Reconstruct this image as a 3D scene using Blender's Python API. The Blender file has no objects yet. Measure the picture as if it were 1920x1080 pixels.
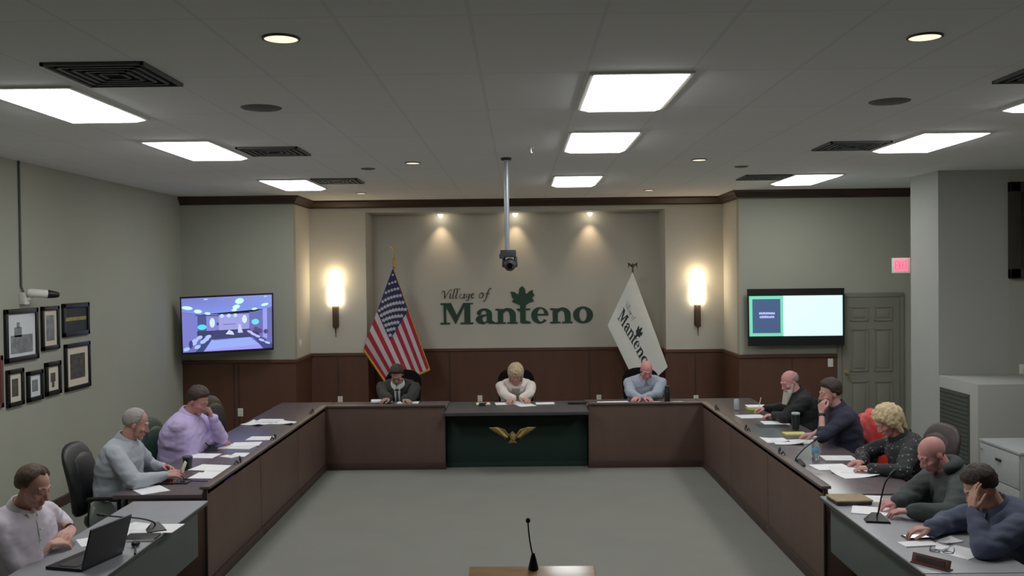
import bpy, bmesh, math, random
import numpy as np
from mathutils import Vector, Matrix, noise as mnoise

random.seed(7)
SC = bpy.context.scene
COL = SC.collection
PI = math.pi
V = Vector

# ------------------------------------------------------------------ camera
F = 1750.0
CAMP = V((0.0, 0.0, 2.44))
ey = V((13 / F, 28 / F, -1.0)).normalized()          # world +Y seen from the camera
ex = V((1.0, 0.0113, 0.0))
ex = (ex - ey * ex.dot(ey)).normalized()
ez = ex.cross(ey).normalized()
RW = Matrix((ex, ey, ez))                             # camera -> world rotation
cam_d = bpy.data.cameras.new('camera')
cam_d.sensor_width = 36.0
cam_d.lens = 36.0 * F / 1920.0
cam_d.clip_start = 0.05
cam_d.clip_end = 100
cam = bpy.data.objects.new('camera', cam_d)
COL.objects.link(cam)
cam.matrix_world = Matrix.Translation(CAMP) @ RW.to_4x4()
SC.camera = cam


def at(x, y, X=None, Y=None, z=None):
    """world point seen at image position x, y on the plane X=, Y= or z="""
    d = RW @ V(((x - 960) / F, -(y - 540) / F, -1.0))
    if Y is not None:
        t = (Y - CAMP.y) / d.y
    elif z is not None:
        t = (z - CAMP.z) / d.z
    else:
        t = (X - CAMP.x) / d.x
    return CAMP + d * t


SC.view_settings.view_transform = 'Standard'
SC.view_settings.look = 'None'
SC.view_settings.exposure = 0.0
SC.view_settings.gamma = 1.2
SC.cycles.use_denoising = True
SC.cycles.max_bounces = 8
SC.cycles.diffuse_bounces = 5
SC.cycles.glossy_bounces = 3
SC.cycles.caustics_reflective = False
SC.cycles.caustics_refractive = False
SC.cycles.sample_clamp_indirect = 4.0

# ------------------------------------------------------------------ materials


def lin(c):
    return tuple((v / 12.92 if v <= 0.04045 else ((v + 0.055) / 1.055) ** 2.4) for v in c)


def hexc(r, g, b):
    return lin((r / 255, g / 255, b / 255))


MATS = {}


def mat(name, col, rough=0.6, metal=0.0, var=0.08, scale=20.0, bump=0.0, bscale=120.0,
        stretch=None, spec=0.3, sheen=0.0):
    m = bpy.data.materials.new(name)
    m.use_nodes = True
    nt = m.node_tree
    b = nt.nodes['Principled BSDF']
    b.inputs['Roughness'].default_value = rough
    b.inputs['Metallic'].default_value = metal
    b.inputs['Specular IOR Level'].default_value = spec
    if sheen:
        b.inputs['Sheen Weight'].default_value = sheen
    tc = nt.nodes.new('ShaderNodeTexCoord')
    vec = tc.outputs['Object']
    if stretch:
        mp = nt.nodes.new('ShaderNodeMapping')
        mp.inputs['Scale'].default_value = stretch
        nt.links.new(vec, mp.inputs['Vector'])
        vec = mp.outputs['Vector']
    n = nt.nodes.new('ShaderNodeTexNoise')
    n.inputs['Scale'].default_value = scale
    n.inputs['Detail'].default_value = 4
    nt.links.new(vec, n.inputs['Vector'])
    r = nt.nodes.new('ShaderNodeValToRGB')
    r.color_ramp.elements[0].position = 0.3
    r.color_ramp.elements[1].position = 0.7
    r.color_ramp.elements[0].color = (*[max(0, v * (1 - var)) for v in col], 1)
    r.color_ramp.elements[1].color = (*[min(1, v * (1 + var)) for v in col], 1)
    nt.links.new(n.outputs['Fac'], r.inputs['Fac'])
    nt.links.new(r.outputs['Color'], b.inputs['Base Color'])
    if bump:
        n2 = nt.nodes.new('ShaderNodeTexNoise')
        n2.inputs['Scale'].default_value = bscale
        nt.links.new(vec, n2.inputs['Vector'])
        bp = nt.nodes.new('ShaderNodeBump')
        bp.inputs['Strength'].default_value = bump
        bp.inputs['Distance'].default_value = 0.01
        nt.links.new(n2.outputs['Fac'], bp.inputs['Height'])
        nt.links.new(bp.outputs['Normal'], b.inputs['Normal'])
    MATS[name] = m
    return m


def emat(name, col, strength):
    m = bpy.data.materials.new(name)
    m.use_nodes = True
    nt = m.node_tree
    b = nt.nodes['Principled BSDF']
    b.inputs['Base Color'].default_value = (*[min(1, c) for c in col], 1)
    b.inputs['Emission Color'].default_value = (*col, 1)
    b.inputs['Emission Strength'].default_value = strength
    MATS[name] = m
    return m


def attr_mat(name, rough=0.55, emis=0.0, spec=0.3, sss=0.0, bump=0.0):
    m = bpy.data.materials.new(name)
    m.use_nodes = True
    nt = m.node_tree
    b = nt.nodes['Principled BSDF']
    a = nt.nodes.new('ShaderNodeAttribute')
    a.attribute_name = 'Col'
    b.inputs['Roughness'].default_value = rough
    b.inputs['Specular IOR Level'].default_value = spec
    if emis:
        b.inputs['Base Color'].default_value = (0.01, 0.01, 0.01, 1)
        nt.links.new(a.outputs['Color'], b.inputs['Emission Color'])
        b.inputs['Emission Strength'].default_value = emis
    else:
        nt.links.new(a.outputs['Color'], b.inputs['Base Color'])
    MATS[name] = m
    return m


def ceiling_mat():
    m = bpy.data.materials.new('ceiling_tile')
    m.use_nodes = True
    nt = m.node_tree
    b = nt.nodes['Principled BSDF']
    b.inputs['Roughness'].default_value = 0.9
    b.inputs['Specular IOR Level'].default_value = 0.1
    g = nt.nodes.new('ShaderNodeNewGeometry')
    mp = nt.nodes.new('ShaderNodeMapping')
    mp.inputs['Location'].default_value = (-0.40, -5.43, 0)
    nt.links.new(g.outputs['Position'], mp.inputs['Vector'])
    br = nt.nodes.new('ShaderNodeTexBrick')
    br.offset = 0.0
    br.inputs['Scale'].default_value = 1.0
    br.inputs['Brick Width'].default_value = 0.61
    br.inputs['Row Height'].default_value = 1.22
    br.inputs['Mortar Size'].default_value = 0.011
    br.inputs['Mortar Smooth'].default_value = 0.25
    br.inputs['Color1'].default_value = (0.86, 0.86, 0.855, 1)
    br.inputs['Color2'].default_value = (0.845, 0.845, 0.84, 1)
    br.inputs['Mortar'].default_value = (0.77, 0.77, 0.765, 1)
    nt.links.new(mp.outputs['Vector'], br.inputs['Vector'])
    nt.links.new(br.outputs['Color'], b.inputs['Base Color'])
    n = nt.nodes.new('ShaderNodeTexNoise')
    n.inputs['Scale'].default_value = 90
    nt.links.new(g.outputs['Position'], n.inputs['Vector'])
    bp = nt.nodes.new('ShaderNodeBump')
    bp.inputs['Strength'].default_value = 0.15
    bp.inputs['Distance'].default_value = 0.005
    nt.links.new(n.outputs['Fac'], bp.inputs['Height'])
    nt.links.new(bp.outputs['Normal'], b.inputs['Normal'])
    MATS['ceiling_tile'] = m


def paper_mat():
    m = bpy.data.materials.new('printed_paper')
    m.use_nodes = True
    nt = m.node_tree
    b = nt.nodes['Principled BSDF']
    b.inputs['Roughness'].default_value = 0.75
    tc = nt.nodes.new('ShaderNodeTexCoord')
    sep = nt.nodes.new('ShaderNodeSeparateXYZ')
    nt.links.new(tc.outputs['Object'], sep.inputs[0])
    w = nt.nodes.new('ShaderNodeMath')
    w.operation = 'SINE'
    mul = nt.nodes.new('ShaderNodeMath')
    mul.operation = 'MULTIPLY'
    mul.inputs[1].default_value = 520.0
    nt.links.new(sep.outputs['Y'], mul.inputs[0])
    nt.links.new(mul.outputs[0], w.inputs[0])
    n = nt.nodes.new('ShaderNodeTexNoise')
    n.inputs['Scale'].default_value = 14
    nt.links.new(tc.outputs['Object'], n.inputs['Vector'])
    mm = nt.nodes.new('ShaderNodeMath')
    mm.operation = 'MULTIPLY'
    nt.links.new(w.outputs[0], mm.inputs[0])
    nt.links.new(n.outputs['Fac'], mm.inputs[1])
    r = nt.nodes.new('ShaderNodeValToRGB')
    r.color_ramp.elements[0].position = 0.30
    r.color_ramp.elements[0].color = (0.94, 0.94, 0.97, 1)
    r.color_ramp.elements[1].position = 0.48
    r.color_ramp.elements[1].color = (0.55, 0.55, 0.6, 1)
    nt.links.new(mm.outputs[0], r.inputs['Fac'])
    nt.links.new(r.outputs['Color'], b.inputs['Base Color'])
    MATS['printed_paper'] = m


ceiling_mat()
paper_mat()
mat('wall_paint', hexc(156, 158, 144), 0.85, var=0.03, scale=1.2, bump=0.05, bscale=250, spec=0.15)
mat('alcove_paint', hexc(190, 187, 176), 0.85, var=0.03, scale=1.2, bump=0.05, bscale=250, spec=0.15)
mat('column_paint', hexc(160, 162, 156), 0.85, var=0.03, scale=1.2, spec=0.15)
mat('door_paint', hexc(120, 120, 108), 0.6, var=0.03, scale=3)
mat('carpet', hexc(124, 125, 118), 0.95, var=0.035, scale=2.2, bump=0.4, bscale=400, spec=0.05)
mat('crown_wood', hexc(58, 42, 36), 0.5, var=0.2, scale=4, stretch=(1, 8, 8))
mat('wainscot_wood', hexc(80, 52, 40), 0.5, var=0.10, scale=2, stretch=(3, 3, 0.6))
mat('desk_wood', hexc(88, 68, 60), 0.5, var=0.09, scale=2, stretch=(3, 3, 0.7))
mat('desk_trim', hexc(58, 44, 38), 0.5, var=0.15, scale=4)
mat('desk_seam', hexc(22, 16, 13), 0.7)
mat('worktop_laminate', hexc(86, 76, 80), 0.27, var=0.10, scale=6, spec=0.6)
mat('ledge_wood', hexc(86, 72, 66), 0.45, var=0.12, scale=5)
mat('center_top', hexc(58, 56, 60), 0.4, var=0.1, scale=6, spec=0.4)
mat('center_green', hexc(20, 38, 33), 0.75, var=0.1, scale=6)
mat('brass', hexc(190, 160, 95), 0.35, 0.7, var=0.1, scale=30)
mat('gold_fringe', hexc(205, 150, 45), 0.8, var=0.25, scale=150, bump=0.5, bscale=400)
mat('gray_laminate', hexc(150, 152, 158), 0.35, var=0.04, scale=8, spec=0.45)
mat('gray_panel', hexc(72, 79, 77), 0.7, var=0.05, scale=8)
mat('dark_edge', hexc(52, 52, 50), 0.6)
mat('black_plastic', hexc(18, 18, 20), 0.45, var=0.15, scale=30)
mat('charcoal_plastic', hexc(50, 50, 55), 0.5, var=0.1, scale=30)
mat('black_leather', hexc(19, 21, 22), 0.5, var=0.12, scale=14, bump=0.15, bscale=90, spec=0.5)
mat('green_leather', hexc(22, 46, 38), 0.5, var=0.15, scale=14, bump=0.15, bscale=90)
mat('black_fabric', hexc(15, 13, 13), 0.95, var=0.1, spec=0.05)
mat('brown_leather', hexc(52, 40, 42), 0.5, var=0.15, scale=14, bump=0.15, bscale=90)
mat('gray_shell', hexc(72, 80, 74), 0.65, var=0.06, scale=14)
mat('chrome', hexc(200, 204, 208), 0.25, 0.9, var=0.03)
mat('pole_metal', hexc(190, 196, 202), 0.35, 0.6, var=0.03)
mat('white_plastic', hexc(225, 224, 215), 0.5, var=0.02)
mat('vent_metal', hexc(84, 86, 86), 0.6, var=0.05)
mat('vent_dark', hexc(44, 46, 47), 0.8)
mat('disc_gray', hexc(96, 97, 96), 0.8, var=0.04)
mat('cabinet_gray', hexc(160, 166, 166), 0.5, var=0.03)
mat('grille_dark', hexc(62, 66, 60), 0.7, var=0.05)
mat('picture_black', hexc(18, 20, 20), 0.4, var=0.1)
mat('mat_cream', hexc(215, 205, 185), 0.9, var=0.02)
mat('mat_white', hexc(215, 222, 228), 0.9, var=0.02)
mat('print_gray', hexc(120, 124, 128), 0.8, var=0.35, scale=14)
mat('print_dark', hexc(70, 68, 64), 0.8, var=0.5, scale=16)
mat('print_night', hexc(40, 42, 40), 0.6, var=0.2, scale=10)
mat('print_gold', hexc(150, 138, 72), 0.7, var=0.3, scale=10)
mat('sign_green', hexc(26, 60, 44), 0.55, var=0.05)
mat('sign_script', hexc(58, 54, 50), 0.6, var=0.05)
mat('flag_white', hexc(186, 184, 188), 0.85, var=0.03, scale=10, sheen=0.2)
mat('flag_red', hexc(160, 24, 48), 0.85, var=0.05, scale=10, sheen=0.2)
mat('flag_blue', hexc(28, 36, 78), 0.85, var=0.06, scale=10, sheen=0.2)
mat('village_cloth', hexc(214, 216, 210), 0.85, var=0.03, scale=6, sheen=0.2)
mat('flag_letter', hexc(36, 46, 44), 0.8)
mat('flag_letter_gray', hexc(110, 108, 104), 0.8)
mat('pole_wood', hexc(90, 64, 40), 0.5, var=0.2, scale=6, stretch=(8, 8, 1))
mat('bronze', hexc(78, 62, 48), 0.45, 0.5, var=0.1)
mat('lectern_wood', hexc(164, 130, 88), 0.22, var=0.18, scale=4, stretch=(1, 7, 7), spec=0.5)
mat('white_paper', hexc(250, 250, 254), 0.8, var=0.01)
mat('cream_paper', hexc(228, 214, 182), 0.8, var=0.02)
mat('yellow_paper', hexc(222, 214, 120), 0.8, var=0.03)
mat('green_card', hexc(140, 158, 50), 0.7, var=0.03)
mat('violet_card', hexc(78, 62, 108), 0.7, var=0.05)
mat('tan_leather', hexc(150, 128, 92), 0.5, var=0.12, scale=20)
mat('name_plate_wood', hexc(92, 56, 50), 0.5, var=0.2, scale=20)
mat('red_cloth', hexc(244, 34, 28), 0.8, var=0.08, scale=10, sheen=0.3)
mat('can_silver', hexc(185, 198, 204), 0.35, 0.4, var=0.05)
mat('steel_dark', hexc(44, 52, 52), 0.35, 0.4, var=0.08)
mat('label_blue', hexc(110, 160, 200), 0.5, var=0.1)
mat('eye_white', hexc(215, 208, 200), 0.3, var=0.01)
mat('eye_dark', hexc(45, 32, 26), 0.25, var=0.05)
mat('lens_black', hexc(6, 6, 8), 0.08, var=0.05, spec=0.8)
mat('window_dark', hexc(14, 16, 18), 0.08, var=0.05, spec=0.8)
mat('window_wood', hexc(56, 50, 46), 0.5, var=0.15, scale=5)
emat('troffer_glow', (1.0, 1.0, 0.985), 11.6)
emat('downlight_glow', (1.0, 0.82, 0.56), 1.25)
emat('shade_glow', (1.0, 0.82, 0.54), 6.0)
emat('bulb_glow', (1.0, 0.86, 0.62), 18.0)
emat('exit_pink', (1.0, 0.16, 0.26), 0.85)
emat('exit_letter', (1.0, 0.05, 0.12), 1.3)
emat('slide_mint', (0.56, 1.0, 0.93), 1.05)
emat('slide_white', (0.80, 1.0, 1.0), 1.05)
emat('slide_green', (0.10, 0.52, 0.32), 1.0)
emat('slide_navy', (0.028, 0.055, 0.13), 1.0)
emat('slide_text', (0.40, 0.45, 0.95), 1.0)
emat('phone_glow', (0.75, 0.82, 1.0), 0.9)
attr_mat('screen_feed', emis=1.0)
attr_mat('skin', 0.55, spec=0.35)
g = bpy.data.materials.new('clear_plastic')
g.use_nodes = True
gb = g.node_tree.nodes['Principled BSDF']
gb.inputs['Base Color'].default_value = (0.75, 0.86, 0.95, 1)
gb.inputs['Transmission Weight'].default_value = 0.85
gb.inputs['Roughness'].default_value = 0.08
gb.inputs['IOR'].default_value = 1.15
MATS['clear_plastic'] = g


def M_(m):
    return MATS[m] if isinstance(m, str) else m

# ------------------------------------------------------------------ mesh builder


class MB:
    def __init__(self):
        self.v = []
        self.f = []
        self.c = None

    def add(self, vs, fs):
        o = len(self.v)
        self.v.extend([tuple(p) for p in vs])
        self.f.extend([tuple(i + o for i in f) for f in fs])
        return self

    def box(self, c, s, rot=None, bev=0.0):
        bm = bmesh.new()
        bmesh.ops.create_cube(bm, size=1.0)
        for v in bm.verts:
            v.co = V((v.co.x * s[0], v.co.y * s[1], v.co.z * s[2]))
        if bev > 0:
            bmesh.ops.bevel(bm, geom=bm.edges[:], offset=min(bev, min(s) * 0.45), segments=2, affect='EDGES', profile=0.6)
        bm.verts.index_update()
        R = rot if rot is not None else Matrix.Identity(3)
        vs = [R @ v.co + V(c) for v in bm.verts]
        fs = [[v.index for v in f.verts] for f in bm.faces]
        bm.free()
        return self.add(vs, fs)

    def box2(self, a, b, bev=0.0):
        a, b = V(a), V(b)
        return self.box((a + b) / 2, [abs(b[i] - a[i]) for i in range(3)], None, bev)

    def capsule(self, p0, p1, r0, r1, n=12, k=4, sx=1.0, side=None):
        p0, p1 = V(p0), V(p1)
        d = p1 - p0
        L = d.length
        if L < 1e-6:
            d = V((0, 0, 1))
        d = d.normalized()
        if side is not None:
            a = V(side) - d * V(side).dot(d)
            a = a.normalized() if a.length > 1e-4 else d.orthogonal().normalized()
        else:
            a = d.orthogonal().normalized()
        b = d.cross(a)
        rings = []
        for i in range(k + 1):
            t = PI / 2 * (1 - i / k)
            rings.append((p0 - d * (r0 * math.sin(t)), r0 * math.cos(t)))
        for i in range(k + 1):
            t = PI / 2 * (i / k)
            rings.append((p1 + d * (r1 * math.sin(t)), r1 * math.cos(t)))
        vs = []
        for c, r in rings:
            r = max(r, 1e-5)
            for j in range(n):
                an = 2 * PI * j / n
                vs.append(c + a * (math.cos(an) * r * sx) + b * (math.sin(an) * r))
        fs = []
        m = len(rings)
        for i in range(m - 1):
            for j in range(n):
                fs.append((i * n + j, i * n + (j + 1) % n, (i + 1) * n + (j + 1) % n, (i + 1) * n + j))
        fs.append(tuple(range(n - 1, -1, -1)))
        fs.append(tuple((m - 1) * n + j for j in range(n)))
        return self.add(vs, fs)

    def ell(self, c, r, R=None, n=20, m=12):
        c = V(c)
        R = R if R is not None else Matrix.Identity(3)
        vs = [c + R @ V((0, 0, -r[2]))]
        for i in range(1, m):
            t = -PI / 2 + PI * i / m
            for j in range(n):
                a = 2 * PI * j / n
                vs.append(c + R @ V((r[0] * math.cos(t) * math.cos(a), r[1] * math.cos(t) * math.sin(a), r[2] * math.sin(t))))
        vs.append(c + R @ V((0, 0, r[2])))
        fs = []
        for j in range(n):
            fs.append((0, 1 + (j + 1) % n, 1 + j))
        for i in range(m - 2):
            for j in range(n):
                a = 1 + i * n
                fs.append((a + j, a + (j + 1) % n, a + n + (j + 1) % n, a + n + j))
        a = 1 + (m - 2) * n
        for j in range(n):
            fs.append((a + j, a + (j + 1) % n, len(vs) - 1))
        return self.add(vs, fs)

    def loft(self, rings, cap=True):
        n = len(rings[0])
        vs = [p for r in rings for p in r]
        fs = []
        for i in range(len(rings) - 1):
            for j in range(n):
                fs.append((i * n + j, i * n + (j + 1) % n, (i + 1) * n + (j + 1) % n, (i + 1) * n + j))
        if cap:
            fs.append(tuple(range(n - 1, -1, -1)))
            fs.append(tuple((len(rings) - 1) * n + j for j in range(n)))
        return self.add(vs, fs)

    def tube(self, pts, r, n=8):
        pts = [V(p) for p in pts]
        rs = r if isinstance(r, (list, tuple)) else [r] * len(pts)
        rings = []
        a = None
        for i, p in enumerate(pts):
            d = (pts[min(i + 1, len(pts) - 1)] - pts[max(i - 1, 0)]).normalized()
            if a is None:
                a = d.orthogonal().normalized()
            else:
                a = (a - d * a.dot(d)).normalized()
            b = d.cross(a)
            rings.append([p + a * (math.cos(2 * PI * j / n) * rs[i]) + b * (math.sin(2 * PI * j / n) * rs[i]) for j in range(n)])
        return self.loft(rings)

    def lathe(self, prof, c=(0, 0, 0), n=24, R=None):
        c = V(c)
        R = R if R is not None else Matrix.Identity(3)
        rings = []
        for r, z in prof:
            r = max(r, 1e-4)
            rings.append([c + R @ V((r * math.cos(2 * PI * j / n), r * math.sin(2 * PI * j / n), z)) for j in range(n)])
        return self.loft(rings)

    def prism(self, poly, fn, d0, d1):
        """poly: 2D points; fn(u, v, d) -> 3D"""
        n = len(poly)
        vs = [fn(u, v, d0) for u, v in poly] + [fn(u, v, d1) for u, v in poly]
        fs = [tuple(range(n)), tuple(range(2 * n - 1, n - 1, -1))]
        for i in range(n):
            j = (i + 1) % n
            fs.append((i, j, n + j, n + i))
        return self.add(vs, fs)

    def sweep(self, prof, path, closed=False):
        """prof [(d, z)] swept along 2D path; d is measured to the right of the path direction"""
        P = [V((p[0], p[1])) for p in path]
        rings = []
        for i, p in enumerate(P):
            dirs = []
            if i > 0:
                dirs.append((P[i] - P[i - 1]).normalized())
            if i < len(P) - 1:
                dirs.append((P[i + 1] - P[i]).normalized())
            ns = [V((d.y, -d.x)) for d in dirs]
            if len(ns) == 2:
                m = (ns[0] + ns[1])
                m = m / max(m.dot(ns[0]), 1e-4) if m.length > 1e-4 else ns[0]
            else:
                m = ns[0]
            rings.append([V((p.x + m.x * d, p.y + m.y * d, z)) for d, z in prof])
        return self.loft(rings)

    def mesh(self, name, m, smooth=None):
        me = bpy.data.meshes.new(name)
        me.from_pydata([tuple(p) for p in self.v], [], self.f)
        me.validate()
        fixnorm(me)
        mm = m if isinstance(m, (list, tuple)) else [m]
        for x in mm:
            me.materials.append(M_(x))
        if smooth is not None:
            shade(me, smooth)
        return me


def fixnorm(me):
    bm = bmesh.new()
    bm.from_mesh(me)
    bmesh.ops.recalc_face_normals(bm, faces=bm.faces[:])
    bm.to_mesh(me)
    bm.free()


def shade(me, ang):
    me.polygons.foreach_set('use_smooth', [True] * len(me.polygons))
    if ang is True:
        return
    bm = bmesh.new()
    bm.from_mesh(me)
    for e in bm.edges:
        if len(e.link_faces) == 2 and e.calc_face_angle(0) > ang:
            e.smooth = False
    bm.to_mesh(me)
    bm.free()


ROOTM = {}


def tag(o, label=None, cat=None, group=None, kind=None):
    if label:
        o['label'] = label
    if cat:
        o['category'] = cat
    if group:
        o['group'] = group
    if kind:
        o['kind'] = kind
    return o


def thing(name, label, cat, loc=(0, 0, 0), rz=0.0, group=None):
    o = bpy.data.objects.new(name, None)
    COL.objects.link(o)
    o.location = loc
    o.rotation_euler = (0, 0, rz)
    o.empty_display_size = 0.1
    ROOTM[o.name] = Matrix.Translation(V(loc)) @ Matrix.Rotation(rz, 4, 'Z')
    return tag(o, label, cat, group)


def part(name, mb, m, parent, world=True, smooth=0.6, label=None, kind=None):
    """mesh part under parent; world=True: mb holds world coordinates"""
    me = mb if isinstance(mb, bpy.types.Mesh) else mb.mesh(name, m, smooth)
    o = bpy.data.objects.new(name, me)
    COL.objects.link(o)
    o.parent = parent
    if world:
        r = parent
        while r.parent:
            r = r.parent
        me.transform(ROOTM[r.name].inverted())
    if label:
        o['label'] = label
    if kind:
        o['kind'] = kind
    return o


def solo(name, mb, m, label=None, cat=None, group=None, kind=None, smooth=0.6):
    """a thing that is one mesh; its origin goes to the middle of its base"""
    me = mb.mesh(name, m, smooth)
    co = np.array(mb.v)
    lo, hi = co.min(0), co.max(0)
    b = V(((lo[0] + hi[0]) / 2, (lo[1] + hi[1]) / 2, lo[2]))
    me.transform(Matrix.Translation(-b))
    o = bpy.data.objects.new(name, me)
    COL.objects.link(o)
    o.location = b
    return tag(o, label, cat, group, kind)


def struct(name, mb, m, smooth=0.5):
    o = solo(name, mb, m, kind='structure', smooth=smooth)
    ROOTM[o.name] = Matrix.Translation(o.location)
    return o


def copy_tree(o, parent=None):
    c = o.copy()
    COL.objects.link(c)
    c.parent = parent
    for ch in list(o.children):
        copy_tree(ch, c)
    return c


def remesh(mb, vox, sm=4, fac=0.5):
    me = bpy.data.meshes.new('tmp')
    me.from_pydata([tuple(p) for p in mb.v], [], mb.f)
    fixnorm(me)
    o = bpy.data.objects.new('tmp', me)
    COL.objects.link(o)
    r = o.modifiers.new('r', 'REMESH')
    r.mode = 'VOXEL'
    r.voxel_size = vox
    s = o.modifiers.new('s', 'SMOOTH')
    s.factor = fac
    s.iterations = sm
    bpy.context.view_layer.update()
    dg = bpy.context.evaluated_depsgraph_get()
    out = bpy.data.meshes.new_from_object(o.evaluated_get(dg))
    bpy.data.objects.remove(o)
    bpy.data.meshes.remove(me)
    out.polygons.foreach_set('use_smooth', [True] * len(out.polygons))
    return out


def coords(me):
    a = np.empty(len(me.vertices) * 3)
    me.vertices.foreach_get('co', a)
    return a.reshape(-1, 3)


def set_col(me, arr):
    at_ = me.color_attributes.new('Col', 'FLOAT_COLOR', 'POINT')
    full = np.ones((len(arr), 4))
    full[:, :3] = arr
    at_.data.foreach_set('color', full.ravel())


def rotz(a):
    return Matrix.Rotation(a, 3, 'Z')


def bez(p0, p1, p2, n=10):
    p0, p1, p2 = V(p0), V(p1), V(p2)
    return [p0 * (1 - t) ** 2 + p1 * (2 * t * (1 - t)) + p2 * t * t for t in [i / n for i in range(n + 1)]]


def bez3(p0, p1, p2, p3, n=14):
    p0, p1, p2, p3 = V(p0), V(p1), V(p2), V(p3)
    out = []
    for i in range(n + 1):
        t = i / n
        out.append(p0 * (1 - t) ** 3 + p1 * (3 * t * (1 - t) ** 2) + p2 * (3 * t * t * (1 - t)) + p3 * t ** 3)
    return out
# ================================================================== ROOM SHELL
CEIL = 3.60
Y1, Y2, Y3 = 13.57, 14.6, 15.25          # screen walls, pilaster walls, alcove wall
XL = -4.92                               # left wall
XLR, XRR = -3.28, 3.195                  # returns
XLA, XRA = -2.394, 2.29                  # alcove sides
XCOL = 4.98                              # face of the right column
XR = 5.66
SOF = 3.415
YB = -2.6
XRN = 7.4

struct('floor', MB().box2((XL - .2, YB - .2, -0.1), (XRN + .2, Y3 + .3, 0)), 'carpet')
struct('ceiling', MB().box2((XL - .2, YB - .2, CEIL), (XRN + .2, Y3 + .3, CEIL + .1)), 'ceiling_tile')
struct('wall_left', MB().box2((XL - .15, YB, 0), (XL, Y1 + .2, CEIL)), 'wall_paint')
struct('wall_rear', MB().box2((XL, YB - .15, 0), (XRN, YB, CEIL)), 'wall_paint')
struct('wall_back_left', MB().box2((XL, Y1, 0), (XLR, Y1 + .15, CEIL)), 'wall_paint')
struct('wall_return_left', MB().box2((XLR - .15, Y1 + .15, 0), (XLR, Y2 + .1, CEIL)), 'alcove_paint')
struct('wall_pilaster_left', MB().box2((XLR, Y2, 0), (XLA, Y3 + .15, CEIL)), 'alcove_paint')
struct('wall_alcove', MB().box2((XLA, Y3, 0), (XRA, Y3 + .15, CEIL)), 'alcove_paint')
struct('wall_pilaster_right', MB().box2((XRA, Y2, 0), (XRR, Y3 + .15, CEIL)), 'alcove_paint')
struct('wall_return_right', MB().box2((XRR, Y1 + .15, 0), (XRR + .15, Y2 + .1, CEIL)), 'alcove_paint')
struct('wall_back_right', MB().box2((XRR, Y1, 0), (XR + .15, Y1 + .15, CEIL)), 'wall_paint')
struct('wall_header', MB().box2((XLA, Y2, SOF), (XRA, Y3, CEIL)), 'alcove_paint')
struct('wall_right_far', MB().box2((XR, 11.9, 0), (XR + .15, Y1, CEIL)), 'wall_paint')
struct('wall_column_right', MB().box2((XCOL, 11.12, 0), (XR + .15, 11.9, CEIL)), 'column_paint')
struct('wall_right_jog', MB().box2((XR + .15, 11.12, 0), (XRN, 11.3, CEIL)), 'wall_paint')
struct('wall_right_near', MB().box2((XRN, YB, 0), (XRN + .15, 11.3, CEIL)), 'wall_paint')

# low boxed-in chase beside the column, with its dark grille
lc = MB().box2((XCOL, 10.18, 0), (6.7, 11.12, 1.17), bev=.008)
o = struct('trim_1', lc, 'column_paint')
gr = MB().box2((XCOL - .012, 10.36, 0.18), (XCOL, 11.07, 1.035))
for k in range(17):
    gr.box2((XCOL - .018, 10.38, 0.21 + k * .049), (XCOL - .01, 11.05, 0.235 + k * .049))
part('grille_panel', gr, 'grille_dark', o)

# crown moulding
crown = [(0, CEIL), (0.10, CEIL), (0.10, CEIL - .03), (0.075, CEIL - .045), (0.05, CEIL - .085),
         (0.03, CEIL - .10), (0.03, CEIL - .118), (0, CEIL - .118)]
struct('trim_2', MB().sweep(crown, [(XL, Y1), (XLR, Y1), (XLR, Y2), (XRR, Y2), (XRR, Y1), (XR, Y1)]), 'crown_wood')
wprof = [(0, 0), (.03, 0), (.03, .12), (.015, .135), (.015, 1.165), (.035, 1.175), (.035, 1.215), (0, 1.22)]
wp = [(XL, Y1), (XLR, Y1), (XLR, Y2), (XLA, Y2), (XLA, Y3), (XRA, Y3), (XRA, Y2), (XRR, Y2), (XRR, Y1), (4.60, Y1)]
ws = struct('trim_3', MB().sweep(wprof, wp), 'wainscot_wood')
sm = MB()
for x, y in [(XL + .75, Y1), (-2.85, Y2), (-1.15, Y3), (1.13, Y3), (2.74, Y2), (3.95, Y1), (-4.1, Y1)]:
    sm.box2((x - .012, y - .02, .135), (x + .012, y - .012, 1.165))
part('panel_joint', sm, 'crown_wood', ws)
bprof = [(0, 0), (.015, 0), (.015, .10), (0, .11)]
struct('baseboard_left', MB().sweep(bprof, [(XL, YB), (XL, Y1)]), 'crown_wood')
struct('baseboard_right', MB().sweep(bprof, [(XR, Y1), (XR, 11.9), (XCOL, 11.9), (XCOL, 11.12)]), 'crown_wood')

# six panel door
dx0, dx1, dtop = 4.675, 5.50, 2.03
d = struct('door_1', MB().box2((dx0, Y1 - .03, 0.01), (dx1, Y1 - .002, dtop)), 'door_paint')
pm = MB()
w = dx1 - dx0
for (a, b) in ((.13, .45), (.55, .87)):
    for (z0, z1) in ((.22, .82), (.96, 1.58), (1.69, 1.90)):
        A, B = dx0 + a * w, dx0 + b * w
        for (p, q) in (((A, z0), (B, z0 + .018)), ((A, z1 - .018), (B, z1)), ((A, z0), (A + .018, z1)), ((B - .018, z0), (B, z1))):
            pm.box2((p[0], Y1 - .042, p[1]), (q[0], Y1 - .028, q[1]), bev=.004)
        pm.box2((A + .05, Y1 - .039, z0 + .05), (B - .05, Y1 - .028, z1 - .05), bev=.008)
part('door_panel', pm, 'door_paint', d)
kb = MB().lathe([(.03, 0), (.03, .008), (.012, .012), (.012, .03), (.026, .04), (.03, .055), (.022, .068), (0, .07)],
                (4.725, Y1 - .03, .95), R=Matrix.Rotation(PI / 2, 3, 'X'))
part('door_knob', kb, 'brass', d)
cs = MB()
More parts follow.
